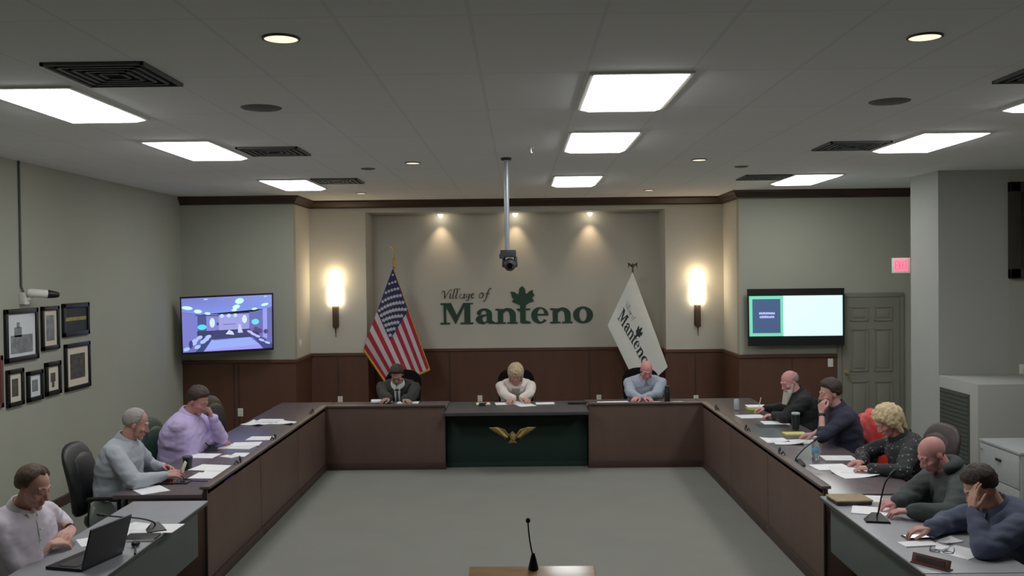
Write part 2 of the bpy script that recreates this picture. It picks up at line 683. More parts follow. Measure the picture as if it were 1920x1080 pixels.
cs.box2((dx0 - .07, Y1 - .022, 0), (dx0 - .004, Y1, dtop + .07), bev=.005)
cs.box2((dx1 + .004, Y1 - .022, 0), (dx1 + .07, Y1, dtop + .07), bev=.005)
cs.box2((dx0 - .07, Y1 - .024, dtop + .004), (dx1 + .07, Y1, dtop + .07), bev=.005)
part('door_frame', cs, 'door_paint', d)

# dark window high on the right jog wall
wx0, wx1, wz0, wz1 = 5.80, 7.1, 2.31, 3.45
wn = struct('window_1', MB().box2((wx0 + .1, 11.07, wz0 + .1), (wx1 - .1, 11.115, wz1 - .1)), 'window_dark')
fr = MB()
for a, b in (((wx0, wz0), (wx1, wz0 + .12)), ((wx0, wz1 - .12), (wx1, wz1)), ((wx0, wz0), (wx0 + .125, wz1)), ((wx1 - .125, wz0), (wx1, wz1))):
    fr.box2((a[0], 11.05, a[1]), (b[0], 11.12, b[1]), bev=.008)
part('window_frame', fr, 'window_wood', wn)
md = MB().box2((6.42, 11.055, wz0 + .12), (6.46, 11.1, wz1 - .12))
part('window_mullion', md, 'window_wood', wn)

# ================================================================== CEILING FIXTURES


def troffer(x0, y0, label, ln=1.17, wd=.56):
    t = thing('ceiling_light', label, 'ceiling light', (x0 + wd / 2, y0 + ln / 2, CEIL), 0, 'fluorescent ceiling panels')
    f = MB()
    x1, y1 = x0 + wd, y0 + ln
    e = .028
    for a, b in (((x0 - e, y0 - e), (x1 + e, y0)), ((x0 - e, y1), (x1 + e, y1 + e)), ((x0 - e, y0), (x0, y1)), ((x1, y0), (x1 + e, y1))):
        f.box2((a[0], a[1], CEIL - .014), (b[0], b[1], CEIL), bev=.003)
    part('fixture_frame', f, 'white_plastic', t)
    dl = MB().loft([[V((x0 + k, y0 + k, z)), V((x1 - k, y0 + k, z)), V((x1 - k, y1 - k, z)), V((x0 + k, y1 - k, z))]
                    for k, z in ((0, CEIL - .001), (0, CEIL - .012), (.05, CEIL - .034), (.12, CEIL - .042))])
    part('diffuser', dl, 'troffer_glow', t, smooth=None)


for x0, y0, l in [(.45, 5.46, 'bright panel light, nearest of the center row on the ceiling'),
                  (.45, 7.72, 'bright panel light, middle one of the center row on the ceiling'),
                  (.45, 11.2, 'bright panel light of the center row, closest to the alcove wall'),
                  (-3.28, 5.66, 'bright panel light beside the big square vent, nearest on the left'),
                  (-3.2, 7.95, 'bright panel light, middle one of the left row along the left wall'),
                  (-3.12, 11.25, 'bright panel light of the left row, above the left wall screen'),
                  (3.56, 5.72, 'bright panel light of the right row, cut by the right edge'),
                  (3.47, 8.0, 'bright panel light, middle one of the right row before the column'),
                  (3.38, 11.35, 'bright panel light of the right row, above the slide screen')]:
    troffer(x0, y0, l)


def downlight(p, r, label, glow='downlight_glow'):
    t = thing('downlight', label, 'downlight', (p.x, p.y, CEIL), 0, 'round ceiling downlights')
    part('trim_ring', MB().lathe([(r * .94, -.002), (r * .96, -.010), (r * 1.08, -.008), (r * 1.1, 0), (r * .94, 0)], (p.x, p.y, CEIL), 32), 'vent_metal', t)
    part('lamp_disc', MB().lathe([(0, -.006), (r * .95, -.006), (r * .95, 0), (0, 0)], (p.x, p.y, CEIL), 32), glow, t)


for px, py, r, l in [(527, 71, .085, 'warm round downlight, nearest one on the left half of the ceiling'),
                     (1734, 68, .08, 'warm round downlight, nearest one on the right half of the ceiling'),
                     (774, 305, .075, 'small round downlight left of the hanging camera pole'),
                     (1311, 299, .075, 'small round downlight right of the far center panel lights'),
                     (1217, 356, .07, 'small far downlight just before the right pilaster'),
                     (677, 362, .07, 'small far downlight just before the left pilaster')]:
    downlight(at(px, py, z=CEIL), r, l)


def vent(c, sx, sy, label, n=5):
    t = thing('ceiling_vent', label, 'vent', (c[0], c[1], CEIL), 0, 'ceiling air vents')
    x0, x1, y0, y1 = c[0] - sx / 2, c[0] + sx / 2, c[1] - sy / 2, c[1] + sy / 2
    part('vent_backing', MB().box2((x0, y0, CEIL - .004), (x1, y1, CEIL)), 'vent_dark', t)
    for k in range(n):
        f = k / n * .46
        a0, a1, b0, b1 = x0 + sx * f, x1 - sx * f, y0 + sy * f, y1 - sy * f
        e = min(sx, sy) * .035
        m = MB()
        for a, b in (((a0, b0), (a1, b0 + e)), ((a0, b1 - e), (a1, b1)), ((a0, b0), (a0 + e, b1)), ((a1 - e, b0), (a1, b1))):
            m.box2((a[0], a[1], CEIL - .018), (b[0], b[1], CEIL - .003))
        part('vent_louver', m, 'vent_metal' if k else 'disc_gray', t)


for (ax, ay), (bx, by), l in [((165, 116), (262, 158), 'large square ceiling vent above the nearest left panel light'),
                              ((470, 276), (556, 289), 'dark ceiling vent right of the middle left panel light'),
                              ((606, 335), (660, 342), 'small dark ceiling vent right of the farthest left panel light'),
                              ((1548, 266), (1640, 278), 'dark ceiling vent left of the middle right panel light'),
                              ((1400, 328), (1462, 335), 'small dark ceiling vent left of the farthest right panel light'),
                              ]:
    a, b = at(ax, ay, z=CEIL), at(bx, by, z=CEIL)
    vent(((a.x + b.x) / 2, (a.y + b.y) / 2), .56, .56 if ay > 150 else .60, l)
a = at(1905, 138, z=CEIL)
vent((a.x + .25, a.y), .56, .45, 'dark ceiling vent at the right edge before the nearest right light')
for px, py, l in [(490, 202, 'flat gray ceiling disc near the left downlight'), (1668, 190, 'flat gray ceiling disc near the right downlight'),
                  (690, 316, 'small gray ceiling disc near the left far vent'), (1390, 312, 'small gray ceiling disc near the right far vent')]:
    p = at(px, py, z=CEIL)
    r = .14 if py < 250 else .08
    solo('ceiling_speaker', MB().lathe([(0, -.012), (r * .7, -.012), (r * .95, -.006), (r, 0), (0, 0)], (p.x, p.y, CEIL), 32), 'disc_gray',
         l, 'speaker', 'round ceiling speakers')
p = at(995, 277, z=CEIL)
t = thing('sprinkler_head', 'tiny white sprinkler head beside the camera pole', 'sprinkler', (p.x, p.y, CEIL))
part('escutcheon', MB().lathe([(0, -.006), (.03, -.006), (.034, 0), (0, 0)], p), 'white_plastic', t)
part('nozzle', MB().lathe([(0, -.05), (.022, -.05), (.022, -.046), (.008, -.044), (.010, -.004), (0, -.004)], p), 'chrome', t)

# ceiling camera on its pole
Yc = 9.3
pt = at(949, 296, z=CEIL)
Xc = pt.x
Yc = pt.y
zb = at(955, 472, Y=Yc).z
t = thing('ceiling_camera', 'dark dome-headed camera hanging on a silver pole from the ceiling', 'camera', (Xc, Yc, CEIL))
part('ceiling_plate', MB().lathe([(0, -.025), (.05, -.025), (.055, 0), (0, 0)], (Xc, Yc, CEIL)), 'charcoal_plastic', t)
part('pole', MB().capsule((Xc, Yc, zb), (Xc, Yc, CEIL - .01), .026, .026), 'pole_metal', t)
part('bracket', MB().box((Xc + .01, Yc, zb - .02), (.16, .14, .075), bev=.012).box((Xc - .055, Yc - .02, zb - .045), (.05, .1, .05), bev=.01), 'charcoal_plastic', t)
hd = MB().ell((Xc + .025, Yc - .01, zb - .13), (.062, .062, .066))
for s in (-1, 1):
    hd.capsule((Xc + .025 + s * .058, Yc, zb - .06), (Xc + .025 + s * .06, Yc, zb - .14), .016, .02)
part('camera_head', hd, 'charcoal_plastic', t)
part('lens', MB().lathe([(.0, .0), (.03, 0), (.036, .02), (.036, .05), (0, .05)], (Xc + .025, Yc - .085, zb - .145), R=Matrix.Rotation(-PI / 2, 3, 'X')), 'lens_black', t)

# ================================================================== WALL FITTINGS


def sconce(px, py, label):
    c = at(px, py, Y=Y2 - .09)
    t = thing('wall_sconce', label, 'wall lamp', (c.x, Y2, c.z - .5), 0, 'lit wall sconces')
    m = MB()
    R = []
    prof = [(.92, -.17), (1.0, -.10), (1.03, 0), (1.03, .10), (.98, .175)]
    rings = []
    for k, z in prof:
        rings.append([V((c.x + .125 * k * math.cos(a), Y2 - .012 - .12 * k * max(0, math.sin(a)), c.z + z)) for a in [PI * j / 16 for j in range(17)]])
    m.loft(rings)
    part('lamp_shade', m, 'shade_glow', t)
    part('wall_plate', MB().box2((c.x - .05, Y2 - .03, c.z - .50), (c.x + .05, Y2, c.z - .18), bev=.008).box2((c.x - .035, Y2 - .07, c.z - .52), (c.x + .045, Y2 - .02, c.z - .19), bev=.01), 'bronze', t)
    part('finial', MB().capsule((c.x, Y2 - .045, c.z - .52), (c.x + .005, Y2 - .04, c.z - .66), .012, .004), 'bronze', t)
    L = bpy.data.lights.new('sconce_lamp', 'POINT')
    L.energy = 5.5
    L.color = (1.0, .74, .42)
    L.shadow_soft_size = .05
    for dz in (.28,):
        lo = bpy.data.objects.new('sconce_lamp', L)
        COL.objects.link(lo)
        lo.location = (c.x, Y2 - .10, c.z + dz)


sconce(627, 553, 'glowing wall sconce on the left pilaster beside the striped flag')
sconce(1309, 550, 'glowing wall sconce on the right pilaster beside the white flag')

for px, l in [(826, 'warm spotlight above the lettering, leftmost of three in the alcove'),
              (966, 'warm spotlight behind the hanging camera pole in the alcove'),
              (1106, 'warm spotlight above the lettering, rightmost of three in the alcove')]:
    p = at(px, 399, Y=Y3 - .13)
    t = thing('alcove_spotlight', l, 'spotlight', (p.x, Y3 - .13, SOF), 0, 'alcove spotlights')
    part('trim_ring', MB().lathe([(.04, -.012), (.062, -.01), (.066, 0), (.04, 0)], (p.x, Y3 - .13, SOF)), 'white_plastic', t)
    part('bulb', MB().ell((p.x, Y3 - .13, SOF - .015), (.04, .04, .05)), 'bulb_glow', t)
    L = bpy.data.lights.new('spot_lamp', 'SPOT')
    L.energy = 15
    L.color = (1.0, .72, .42)
    L.spot_size = math.radians(76)
    L.spot_blend = 1.0
    L.shadow_soft_size = .03
    lo = bpy.data.objects.new('spot_lamp', L)
    COL.objects.link(lo)
    lo.location = (p.x, Y3 - .14, SOF - .07)
    lo.rotation_euler = (math.radians(12), 0, 0)


def plate(name, px, py, label, cat, Y=None, X=None, w=.075, h=.118, group=None, detail='outlet'):
    p = at(px, py, Y=Y, X=X)
    t = thing(name, label, cat, tuple(p), 0, group)
    if Y is not None:
        bx = lambda m, u0, u1, z0, z1, d0, d1, bev=.002: m.box2((p.x + u0, Y - d1, p.z + z0), (p.x + u1, Y - d0, p.z + z1), bev)
    else:
        s = 1 if X < 0 else -1
        bx = lambda m, u0, u1, z0, z1, d0, d1, bev=.002: m.box2((X + s * d0, p.y + u0, p.z + z0), (X + s * d1, p.y + u1, p.z + z1), bev)
    m = MB()
    bx(m, -w / 2, w / 2, -h / 2, h / 2, 0, .008)
    part('cover_plate', m, 'white_plastic', t)
    m = MB()
    if detail == 'outlet':
        for z in (-.028, .028):
            bx(m, -.017, .017, z - .014, z + .014, .006, .0105)
        part('socket', m, 'mat_cream', t)
    else:
        bx(m, -.008, .008, -.016, .016, .006, .02)
        part('toggle', m, 'white_plastic', t)


wd = .016
plate('wall_outlet', 451, 773, 'white outlet on the dark paneling behind the empty black chair', 'outlet', Y=Y1 - wd, group='outlets on the wood paneling')
plate('wall_outlet', 570, 766, 'white outlet seen edge-on on the left return panel', 'outlet', X=XLR + wd, group='outlets on the wood paneling')
plate('wall_outlet', 638, 750, 'white outlet on the left pilaster paneling', 'outlet', Y=Y2 - wd, group='outlets on the wood paneling')
plate('wall_outlet', 900, 748, 'white outlet on the alcove paneling, left of the white-cardigan woman', 'outlet', Y=Y3 - wd, group='outlets on the wood paneling')
plate('wall_outlet', 1123, 747, 'white outlet on the alcove paneling, left of the blue-shirted bald man', 'outlet', Y=Y3 - wd, group='outlets on the wood paneling')
plate('wall_outlet', 1305, 748, 'white outlet on the right pilaster paneling', 'outlet', Y=Y2 - wd, group='outlets on the wood paneling')
plate('light_switch', 1557, 680, 'white light switch on the paneling beside the door', 'light switch', Y=Y1 - wd, detail='switch')
plate('light_switch', 1917, 692, 'pale wall switch above the low boxed ledge at right', 'light switch', Y=11.12, detail='switch')
plate('thermostat', 563, 643, 'small white thermostat on the left return wall', 'thermostat', X=XLR, w=.10, h=.10, detail='switch')

# exit sign flagged off the column
pe = V((XCOL - .10, 12.05, 0))
pz = at(1690, 498, Y=12.05)
t = thing('exit_sign', 'small red-lit exit sign beside the right column above the door', 'exit sign', (XCOL - .1, 12.05, pz.z))
Rz = rotz(math.radians(-38))


def sgn(m, u0, u1, z0, z1, d0, d1):
    c = V((pz.x, 12.05, pz.z)) + Rz @ V(((u0 + u1) / 2, (d0 + d1) / 2, (z0 + z1) / 2))
    return m.box(c, (u1 - u0, abs(d1 - d0), z1 - z0), Rz, bev=.004)


part('sign_case', sgn(sgn(MB(), -.115, .115, -.095, .10, -.02, .03), .06, .12, -.04, .04, .02, .12), 'white_plastic', t)
part('lit_panel', sgn(MB(), -.08, .09, -.075, .085, -.026, -.018), 'exit_pink', t)
xl = MB()
for k, ch in enumerate('EXIT'):
    u = -.066 + k * .038
    H0, H1, wl = -.045, .055, .028
    st = {'E': [((0, 0), (0, 1)), ((0, 0), (1, 0)), ((0, .5), (.8, .5)), ((0, 1), (1, 1))], 'X': [((0, 0), (1, 1)), ((0, 1), (1, 0))],
          'I': [((.5, 0), (.5, 1))], 'T': [((0, 1), (1, 1)), ((.5, 0), (.5, 1))]}[ch]
    for a, b in st:
        A = V((pz.x, 12.05, pz.z)) + Rz @ V((u + a[0] * wl, -.028, H0 + a[1] * (H1 - H0)))
        B = V((pz.x, 12.05, pz.z)) + Rz @ V((u + b[0] * wl, -.028, H0 + b[1] * (H1 - H0)))
        xl.capsule(A, B, .004, .004, n=6, k=2)
part('lettering', xl, 'exit_letter', t)

# file cabinet at the right
fx, fy0, fy1, fz = 4.66, 8.70, 9.46, .715
t = thing('file_cabinet', 'light gray lateral file cabinet standing behind the dark-haired man', 'file cabinet', ((fx + 5.15) / 2, (fy0 + fy1) / 2, 0))
part('cabinet_body', MB().box2((fx, fy0, 0.0), (5.16, fy1, fz - .028), bev=.004), 'cabinet_gray', t)
part('cabinet_top', MB().box2((fx - .018, fy0 - .006, fz - .026), (5.165, fy1 + .006, fz), bev=.005), 'cabinet_gray', t)
for z0, z1 in ((.05, .355), (.365, .675)):
    dr = part('drawer', MB().box2((fx - .016, fy0 + .015, z0), (fx + .002, fy1 - .015, z1), bev=.004), 'cabinet_gray', t)
    part('drawer_handle', MB().box2((fx - .03, fy0 + .33, z1 - .115), (fx - .014, fy0 + .43, z1 - .09), bev=.004), 'steel_dark', dr)
part('lock', MB().lathe([(0, 0), (.012, 0), (.012, .012), (0, .012)], (fx - .018, fy1 - .06, .62), R=Matrix.Rotation(-PI / 2, 3, 'Y')), 'chrome', t)

# ------------------------------------------------------------------ framed pictures, left wall


def picture(c4, label, frame, matm, prn, bw, mw, art):
    xs = [p[0] for p in c4]
    P = [at(x, y, X=XL) for x, y in c4]
    y0 = (P[0].y + P[3].y) / 2
    y1 = (P[1].y + P[2].y) / 2
    z1 = (P[0].z + P[1].z) / 2
    z0 = (P[2].z + P[3].z) / 2
    t = thing('framed_picture', label, 'picture', (XL, (y0 + y1) / 2, z0), 0, 'framed pictures on the left wall')
    f = MB()
    for a, b in (((y0, z0), (y1, z0 + bw)), ((y0, z1 - bw), (y1, z1)), ((y0, z0), (y0 + bw, z1)), ((y1 - bw, z0), (y1, z1))):
        f.box2((XL, a[0], a[1]), (XL + .028, b[0], b[1]), bev=.005)
    part('picture_frame', f, frame, t)
    part('picture_mat', MB().box2((XL + .001, y0 + bw * .8, z0 + bw * .8), (XL + .012, y1 - bw * .8, z1 - bw * .8)), matm, t)
    a0, a1, b0, b1 = y0 + bw + mw, y1 - bw - mw, z0 + bw + mw, z1 - bw - mw
    pr = MB()
    for (u0, u1, v0, v1) in art:
        pr.box2((XL + .011, a0 + (a1 - a0) * u0, b0 + (b1 - b0) * v0), (XL + .0135, a0 + (a1 - a0) * u1, b0 + (b1 - b0) * v1))
    part('print', pr, prn, t)
    return t


tower = [(.05, .95, 0, .5), (.2, .5, .45, .72), (.3, .42, .7, .85)]
full = [(0, 1, 0, 1)]
pics = [([(5, 580), (68, 577), (69, 672), (8, 682)], 'large black framed print with pale sky, below the wall camera', 'picture_black', 'mat_white', 'print_gray', .05, .03, tower),
        ([(75, 575), (108, 573), (108, 654), (76, 658)], 'narrow black framed portrait print in cream mat, middle of top row', 'picture_black', 'mat_cream', 'print_gray', .045, .05, full),
        ([(115, 569), (164, 567), (165, 627), (115, 632)], 'dark framed night print with a pale gold band', 'picture_black', 'print_night', 'print_gold', .05, .02, [(0, 1, .45, .62)]),
        ([(119, 645), (166, 640), (167, 725), (120, 734)], 'black framed building print in wide cream mat, right of lower row', 'picture_black', 'mat_cream', 'print_dark',   .045, .075, full),
        ([(10, 694), (41, 690), (42, 756), (10, 768)], 'small black framed print in cream mat, leftmost of lower row', 'picture_black', 'mat_cream', 'print_dark', .045, .05, full),
        ([(48, 697), (77, 692), (78, 748), (49, 755)], 'small black framed print in white mat, second of lower row', 'picture_black', 'mat_white', 'print_gray', .045, .05, full),
        ([(82, 680), (111, 676), (112, 737), (83, 744)], 'small black framed print of a dark figure, third of lower row', 'picture_black', 'mat_cream', 'print_dark', .05, .03, [(.2, .8, .3, .8), (.35, .65, 0, .3)]),
        ([(-50, 672), (2, 668), (2, 765), (-48, 776)], 'dark red framed picture cut off by the left edge', 'name_plate_wood', 'mat_cream', 'print_dark', .05, .05, full)]
for a in pics:
    picture(*a)

# wall camera with its conduit
p = at(38, 556, X=XL)
t = thing('wall_camera', 'white bullet security camera on the left wall with thin conduit', 'security camera', (XL, p.y, p.z))
part('conduit', MB().tube([(XL + .012, p.y, CEIL), (XL + .012, p.y, p.z + .1), (XL + .03, p.y + .02, p.z + .02)], .011), 'gray_shell', t)
part('mount', MB().box((XL + .03, p.y + .02, p.z - .02), (.06, .09, .12), bev=.012).capsule((XL + .05, p.y + .02, p.z - .04), (XL + .12, p.y + .06, p.z + .02), .016, .016), 'white_plastic', t)
c0 = V((XL + .09, p.y + .02, p.z + .035))
dv = V((.75, .62, -.10)).normalized()
part('camera_body', MB().capsule(c0, c0 + dv * .15, .042, .042, k=2), 'white_plastic', t)
part('lens_hood', MB().capsule(c0 + dv * .16, c0 + dv * .24, .044, .032, k=2), 'black_plastic', t)

# ------------------------------------------------------------------ screens


def screen_frame(corners, depth=.05):
    """corners TL, TR, BR, BL (world); returns fn(u, v, d) with d toward the room"""
    TL, TR, BR, BL = [V(c) for c in corners]
    n = (TR - TL).cross(BL - TL).normalized()
    if n.y > 0:
        n = -n
    return lambda u, v, d=0: (TL * (1 - u) * (1 - v) + TR * u * (1 - v) + BR * u * v + BL * (1 - u) * v) + n * d


def quadbox(m, fn, u0, u1, v0, v1, d0, d1):
    vs = [fn(u, v, d) for d in (d0, d1) for u, v in ((u0, v0), (u1, v0), (u1, v1), (u0, v1))]
    return m.add(vs, [(0, 1, 2, 3), (7, 6, 5, 4), (0, 4, 5, 1), (1, 5, 6, 2), (2, 6, 7, 3), (3, 7, 4, 0)])


def tv(corners, label, name='wall_screen'):
    fn = screen_frame(corners)
    c = fn(.5, 1, 0)
    t = thing(name, label, 'screen', tuple(c), 0)
    return t, fn


# left: live room picture
cs_ = [at(337, 557, Y=13.10), at(512, 549, Y=13.36), at(513, 656, Y=13.36), at(341, 666, Y=13.10)]
t, fn = tv(cs_, 'tilted wall screen showing a blue view of the meeting room')
part('screen_case', quadbox(MB(), fn, 0, 1, 0, 1, -.05, 0), 'black_plastic', t)
arm = MB().capsule(fn(.5, .5, -.05), V((fn(.5, .5, 0).x, Y1, fn(.5, .5, 0).z)), .03, .03)
q = fn(.5, .5, 0)
arm.box2((q.x - .12, Y1 - .03, q.z - .15), (q.x + .12, Y1, q.z + .15))
part('wall_arm', arm, 'black_plastic', t)
fm = MB()
fc = []
FEEDN = [0]


def fpoly(pts, col, layer):
    o = len(fm.v)
    FEEDN[0] += 1
    vs = [fn(.015 + .97 * x / 1238, .03 + .93 * y / 760, .002 + layer * .0004 + FEEDN[0] * .00001) for x, y in pts]
    fm.add(vs, [tuple(range(len(vs)))])
    cc = col if isinstance(col, list) else [col] * len(vs)
    fc.extend(cc)


def frect(x0, y0, x1, y1, c, layer):
    fpoly([(x0, y0), (x1, y0), (x1, y1), (x0, y1)], c, layer)


def fell(cx, cy, rx, ry, c, layer, rot=0):
    fpoly([(cx + rx * math.cos(a) * math.cos(rot) - ry * math.sin(a) * math.sin(rot), cy + rx * math.cos(a) * math.sin(rot) + ry * math.sin(a) * math.cos(rot)) for a in [2 * PI * k / 20 for k in range(20)]], c, layer)


c = hexc
fpoly([(0, 0), (1238, 0), (1238, 190), (0, 250)], [c(105, 110, 190), c(130, 140, 225), c(112, 140, 235), c(118, 135, 225)], 0)
fpoly([(0, 190), (300, 245), (930, 245), (1238, 170), (1238, 760), (0, 760)], c(95, 100, 175), 1)
fpoly([(0, 200), (210, 240), (210, 560), (0, 760)], c(110, 112, 200), 2)
frect(210, 240, 330, 480, c(62, 70, 130), 2)
frect(330, 240, 500, 480, c(120, 122, 205), 2)
fpoly([(500, 250), (820, 245), (820, 470), (500, 470)], c(150, 150, 225), 3)
frect(820, 245, 920, 470, c(140, 140, 215), 3)
frect(920, 230, 1110, 480, c(92, 98, 170), 3)
fpoly([(1110, 200), (1170, 190), (1170, 620), (1110, 600)], c(145, 150, 235), 4)
fpoly([(1170, 190), (1238, 175), (1238, 640), (1170, 620)], c(92, 98, 170), 4)
fpoly([(180, 235), (500, 255), (500, 272), (180, 250)], c(60, 62, 110), 5)
fpoly([(490, 240), (930, 235), (930, 250), (490, 255)], c(58, 60, 110), 5)
frect(200, 470, 1060, 590, c(45, 48, 92), 4)
fpoly([(420, 500), (920, 490), (930, 600), (400, 610)], c(52, 52, 100), 5)
fpoly([(400, 600), (930, 590), (1060, 700), (300, 740)], c(140, 165, 250), 5)
fpoly([(300, 740), (1060, 700), (1100, 760), (280, 760)], c(150, 140, 240), 5)
fpoly([(340, 560), (420, 560), (280, 760), (170, 760)], c(42, 62, 110), 6)
fpoly([(920, 540), (980, 520), (1238, 700), (1238, 760), (1120, 760)], c(55, 58, 125), 6)
for x, y, rx, ry, r in [(75, 135, 75, 26, .15), (220, 190, 55, 26, .1), (350, 225, 42, 18, .1), (790, 70, 62, 40, -.2), (745, 150, 52, 30, -.2), (715, 195, 38, 18, 0), (1140, 135, 52, 20, -.2), (995, 190, 40, 16, -.1)]:
    fell(x, y, rx, ry, c(200, 255, 255), 8, r)
for x in (545, 640, 730):
    fell(x, 270, 27, 26, c(190, 220, 255), 8)
fell(410, 360, 36, 68, c(205, 240, 255), 8)
fell(855, 330, 34, 58, c(205, 240, 255), 8)
fell(330, 25, 30, 12, c(160, 190, 255), 8)
fell(1150, 20, 24, 12, c(160, 190, 255), 8)
fell(270, 415, 62, 38, c(70, 225, 245), 8)
fell(1005, 375, 52, 40, c(90, 225, 245), 8)
frect(560, 385, 730, 398, c(105, 105, 165), 8)
fpoly([(590, 530), (640, 470), (690, 500), (710, 545)], c(205, 215, 255), 8)
frect(470, 360, 500, 400, c(60, 62, 120), 8)
fpoly([(770, 400), (800, 400), (830, 520), (760, 520)], c(190, 205, 250), 8)
for x, y in [(230, 560), (320, 590), (280, 620), (170, 600), (200, 690), (350, 555), (50, 715), (150, 640)]:
    fell(x, y, 44, 26, c(165, 190, 255), 9, -.3)
fell(110, 650, 28, 55, c(48, 52, 120), 9)
for x, y in [(930, 515), (975, 550), (1030, 580), (1090, 640), (1170, 680)]:
    fell(x, y, 44, 17, c(175, 185, 250), 9, .4)
for x, y in [(1010, 480), (1070, 510), (1150, 520)]:
    fell(x, y, 34, 34, c(70, 60, 120), 8)
fell(960, 480, 26, 22, c(120, 80, 140), 8)
me = fm.mesh('picture', 'screen_feed')
set_col(me, np.array(fc))
part('picture', me, None, t)

# right: slide
cs_ = [at(1402, 542, Y=13.42), at(1583, 540, Y=13.42), at(1583.5, 647, Y=13.42), at(1403.5, 649, Y=13.42)]
t, fn = tv(cs_, 'flat wall screen showing a green and white slide beside the door')
part('screen_case', quadbox(MB(), fn, 0, 1, 0, 1, -.05, 0), 'black_plastic', t)
q = fn(.5, .5, 0)
part('wall_arm', MB().box2((q.x - .3, 13.46, q.z - .2), (q.x + .3, Y1, q.z + .2)), 'black_plastic', t)
sl = quadbox(MB(), fn, .012, .365, .125, .83, .001, .003)
sd = part('slide_border', sl, 'slide_green', t)
part('slide_photo', quadbox(MB(), fn, .045, .335, .18, .775, .003, .004), 'slide_navy', t)
part('slide_page', quadbox(MB(), fn, .365, .98, .125, .83, .001, .003), 'slide_mint', t)
random.seed(3)
for row, (a, b, z) in enumerate([(.115, .27, .44), (.12, .262, .505)]):
    tx = MB()
    u = a
    while u < b:
        w = random.uniform(.006, .012)
        h = random.choice([.026, .034, .03])
        quadbox(tx, fn, u, u + w, z - h, z + .006, .004, .005)
        u += w + .004
    part('slide_caption', tx, 'slide_text', t)

# ================================================================== WALL LETTERING
ZS = 6.0


def rect(x0, x1, h0, h1):
    return [[(x0, h0), (x1, h0), (x1, h1), (x0, h1)]]


def ringseg(cx, cy, ro, ri, a0, a1, n=18, ci=None):
    """elliptical ring sector split in quads"""
    out = []
    ci = ci or (cx, cy)
    for k in range(n):
        t0 = math.radians(a0 + (a1 - a0) * k / n)
        t1 = math.radians(a0 + (a1 - a0) * (k + 1) / n)
        o = lambda t: (cx + ro[0] * math.cos(t), cy + ro[1] * math.sin(t))
        i = lambda t: (ci[0] + ri[0] * math.cos(t), ci[1] + ri[1] * math.sin(t))
        out.append([i(t0), o(t0), o(t1), i(t1)])
    return out


def disc(cx, cy, r, n=14):
    return [[(cx + r * math.cos(2 * PI * k / n), cy + r * math.sin(2 * PI * k / n)) for k in range(n)]]


def subd(polys, n=6):
    """split quads so that they can follow cloth"""
    out = []
    for p in polys:
        if len(p) != 4:
            out.append(p)
            continue
        a, b, c_, d_ = [V((*q, 0)) for q in p]
        L1 = max((b - a).length, (c_ - d_).length)
        L2 = max((d_ - a).length, (c_ - b).length)
        n1, n2 = max(1, int(L1 / 25)), max(1, int(L2 / 25))
        f = lambda u, v: tuple((a * (1 - u) * (1 - v) + b * u * (1 - v) + c_ * u * v + d_ * (1 - u) * v)[:2])
        for i in range(n1):
            for j in range(n2):
                out.append([f(i / n1, j / n2), f((i + 1) / n1, j / n2), f((i + 1) / n1, (j + 1) / n2), f(i / n1, (j + 1) / n2)])
    return out


def serif(x0, x1, h, t=16):
    return rect(x0, x1, h, h + t)


def letter_n(x):
    g = rect(x + 30, x + 88, 5, 165) + serif(x, x + 118, 0) + [[(x + 2, 150), (x + 50, 148), (x + 50, 168), (x + 2, 168)]]
    g += ringseg(x + 140, 92, (92, 84), (34, 52), 0, 150, ci=(x + 128, 92))
    g += rect(x + 166, x + 232, 5, 95) + serif(x + 136, x + 252, 0)
    return g


word = []
# M
word += serif(100, 206, 0, 18) + rect(138, 166, 10, 230) + [[(104, 237), (104, 220), (150, 214), (215, 237)]]
word += [[(138, 237), (222, 237), (302, 62), (272, 0)]] + [[(252, 45), (272, 0), (390, 237), (360, 237)]]
word += rect(370, 436, 10, 237) + serif(326, 470, 0, 18) + [[(365, 237), (365, 222), (468, 222), (468, 237)]]
# a
word += rect(620, 680, 30, 120) + ringseg(594, 112, (86, 62), (30, 42), 0, 158, ci=(590, 110)) + disc(535, 122, 25)
word += ringseg(585, 50, (88, 54), (34, 33), 95, 275, ci=(605, 52)) + [[(580, 104), (580, 86), (640, 96), (640, 112)]] + [[(580, -3), (630, 16), (640, 40), (590, 18)]]
word += [[(620, 40), (640, 2), (712, 0), (716, 14), (680, 40)]]
# n t e n o
word += letter_n(716)
word += rect(996, 1058, 8, 215) + [[(958, 150), (1108, 150), (1108, 168), (958, 168)]] + [[(996, 30), (1018, 0), (1112, 0), (1112, 18), (1058, 34)]] + [[(958, 150), (996, 130), (996, 160)]]
word += ringseg(1216, 90, (98, 92), (40, 74), 4, 322, ci=(1228, 92)) + rect(1170, 1312, 88, 106)
word += letter_n(1330)
word += ringseg(1700, 90, (112, 94), (42, 72), 0, 360, 30)
leaf = [(1020, 105), (1048, 128), (1062, 190), (1078, 196), (1098, 165), (1140, 148), (1143, 185), (1160, 212), (1132, 238), (1152, 278), (1104, 290), (1062, 318), (1058, 345),
        (996, 345), (994, 318), (945, 298), (903, 278), (926, 250), (908, 236), (900, 205), (890, 165), (938, 172), (962, 192), (978, 196), (990, 130)]
leaf = [(x, 525 - y) for x, y in leaf]
leafc = (1025, 280)
leafp = [[leafc, leaf[i], leaf[(i + 1) % len(leaf)]] for i in range(len(leaf))]


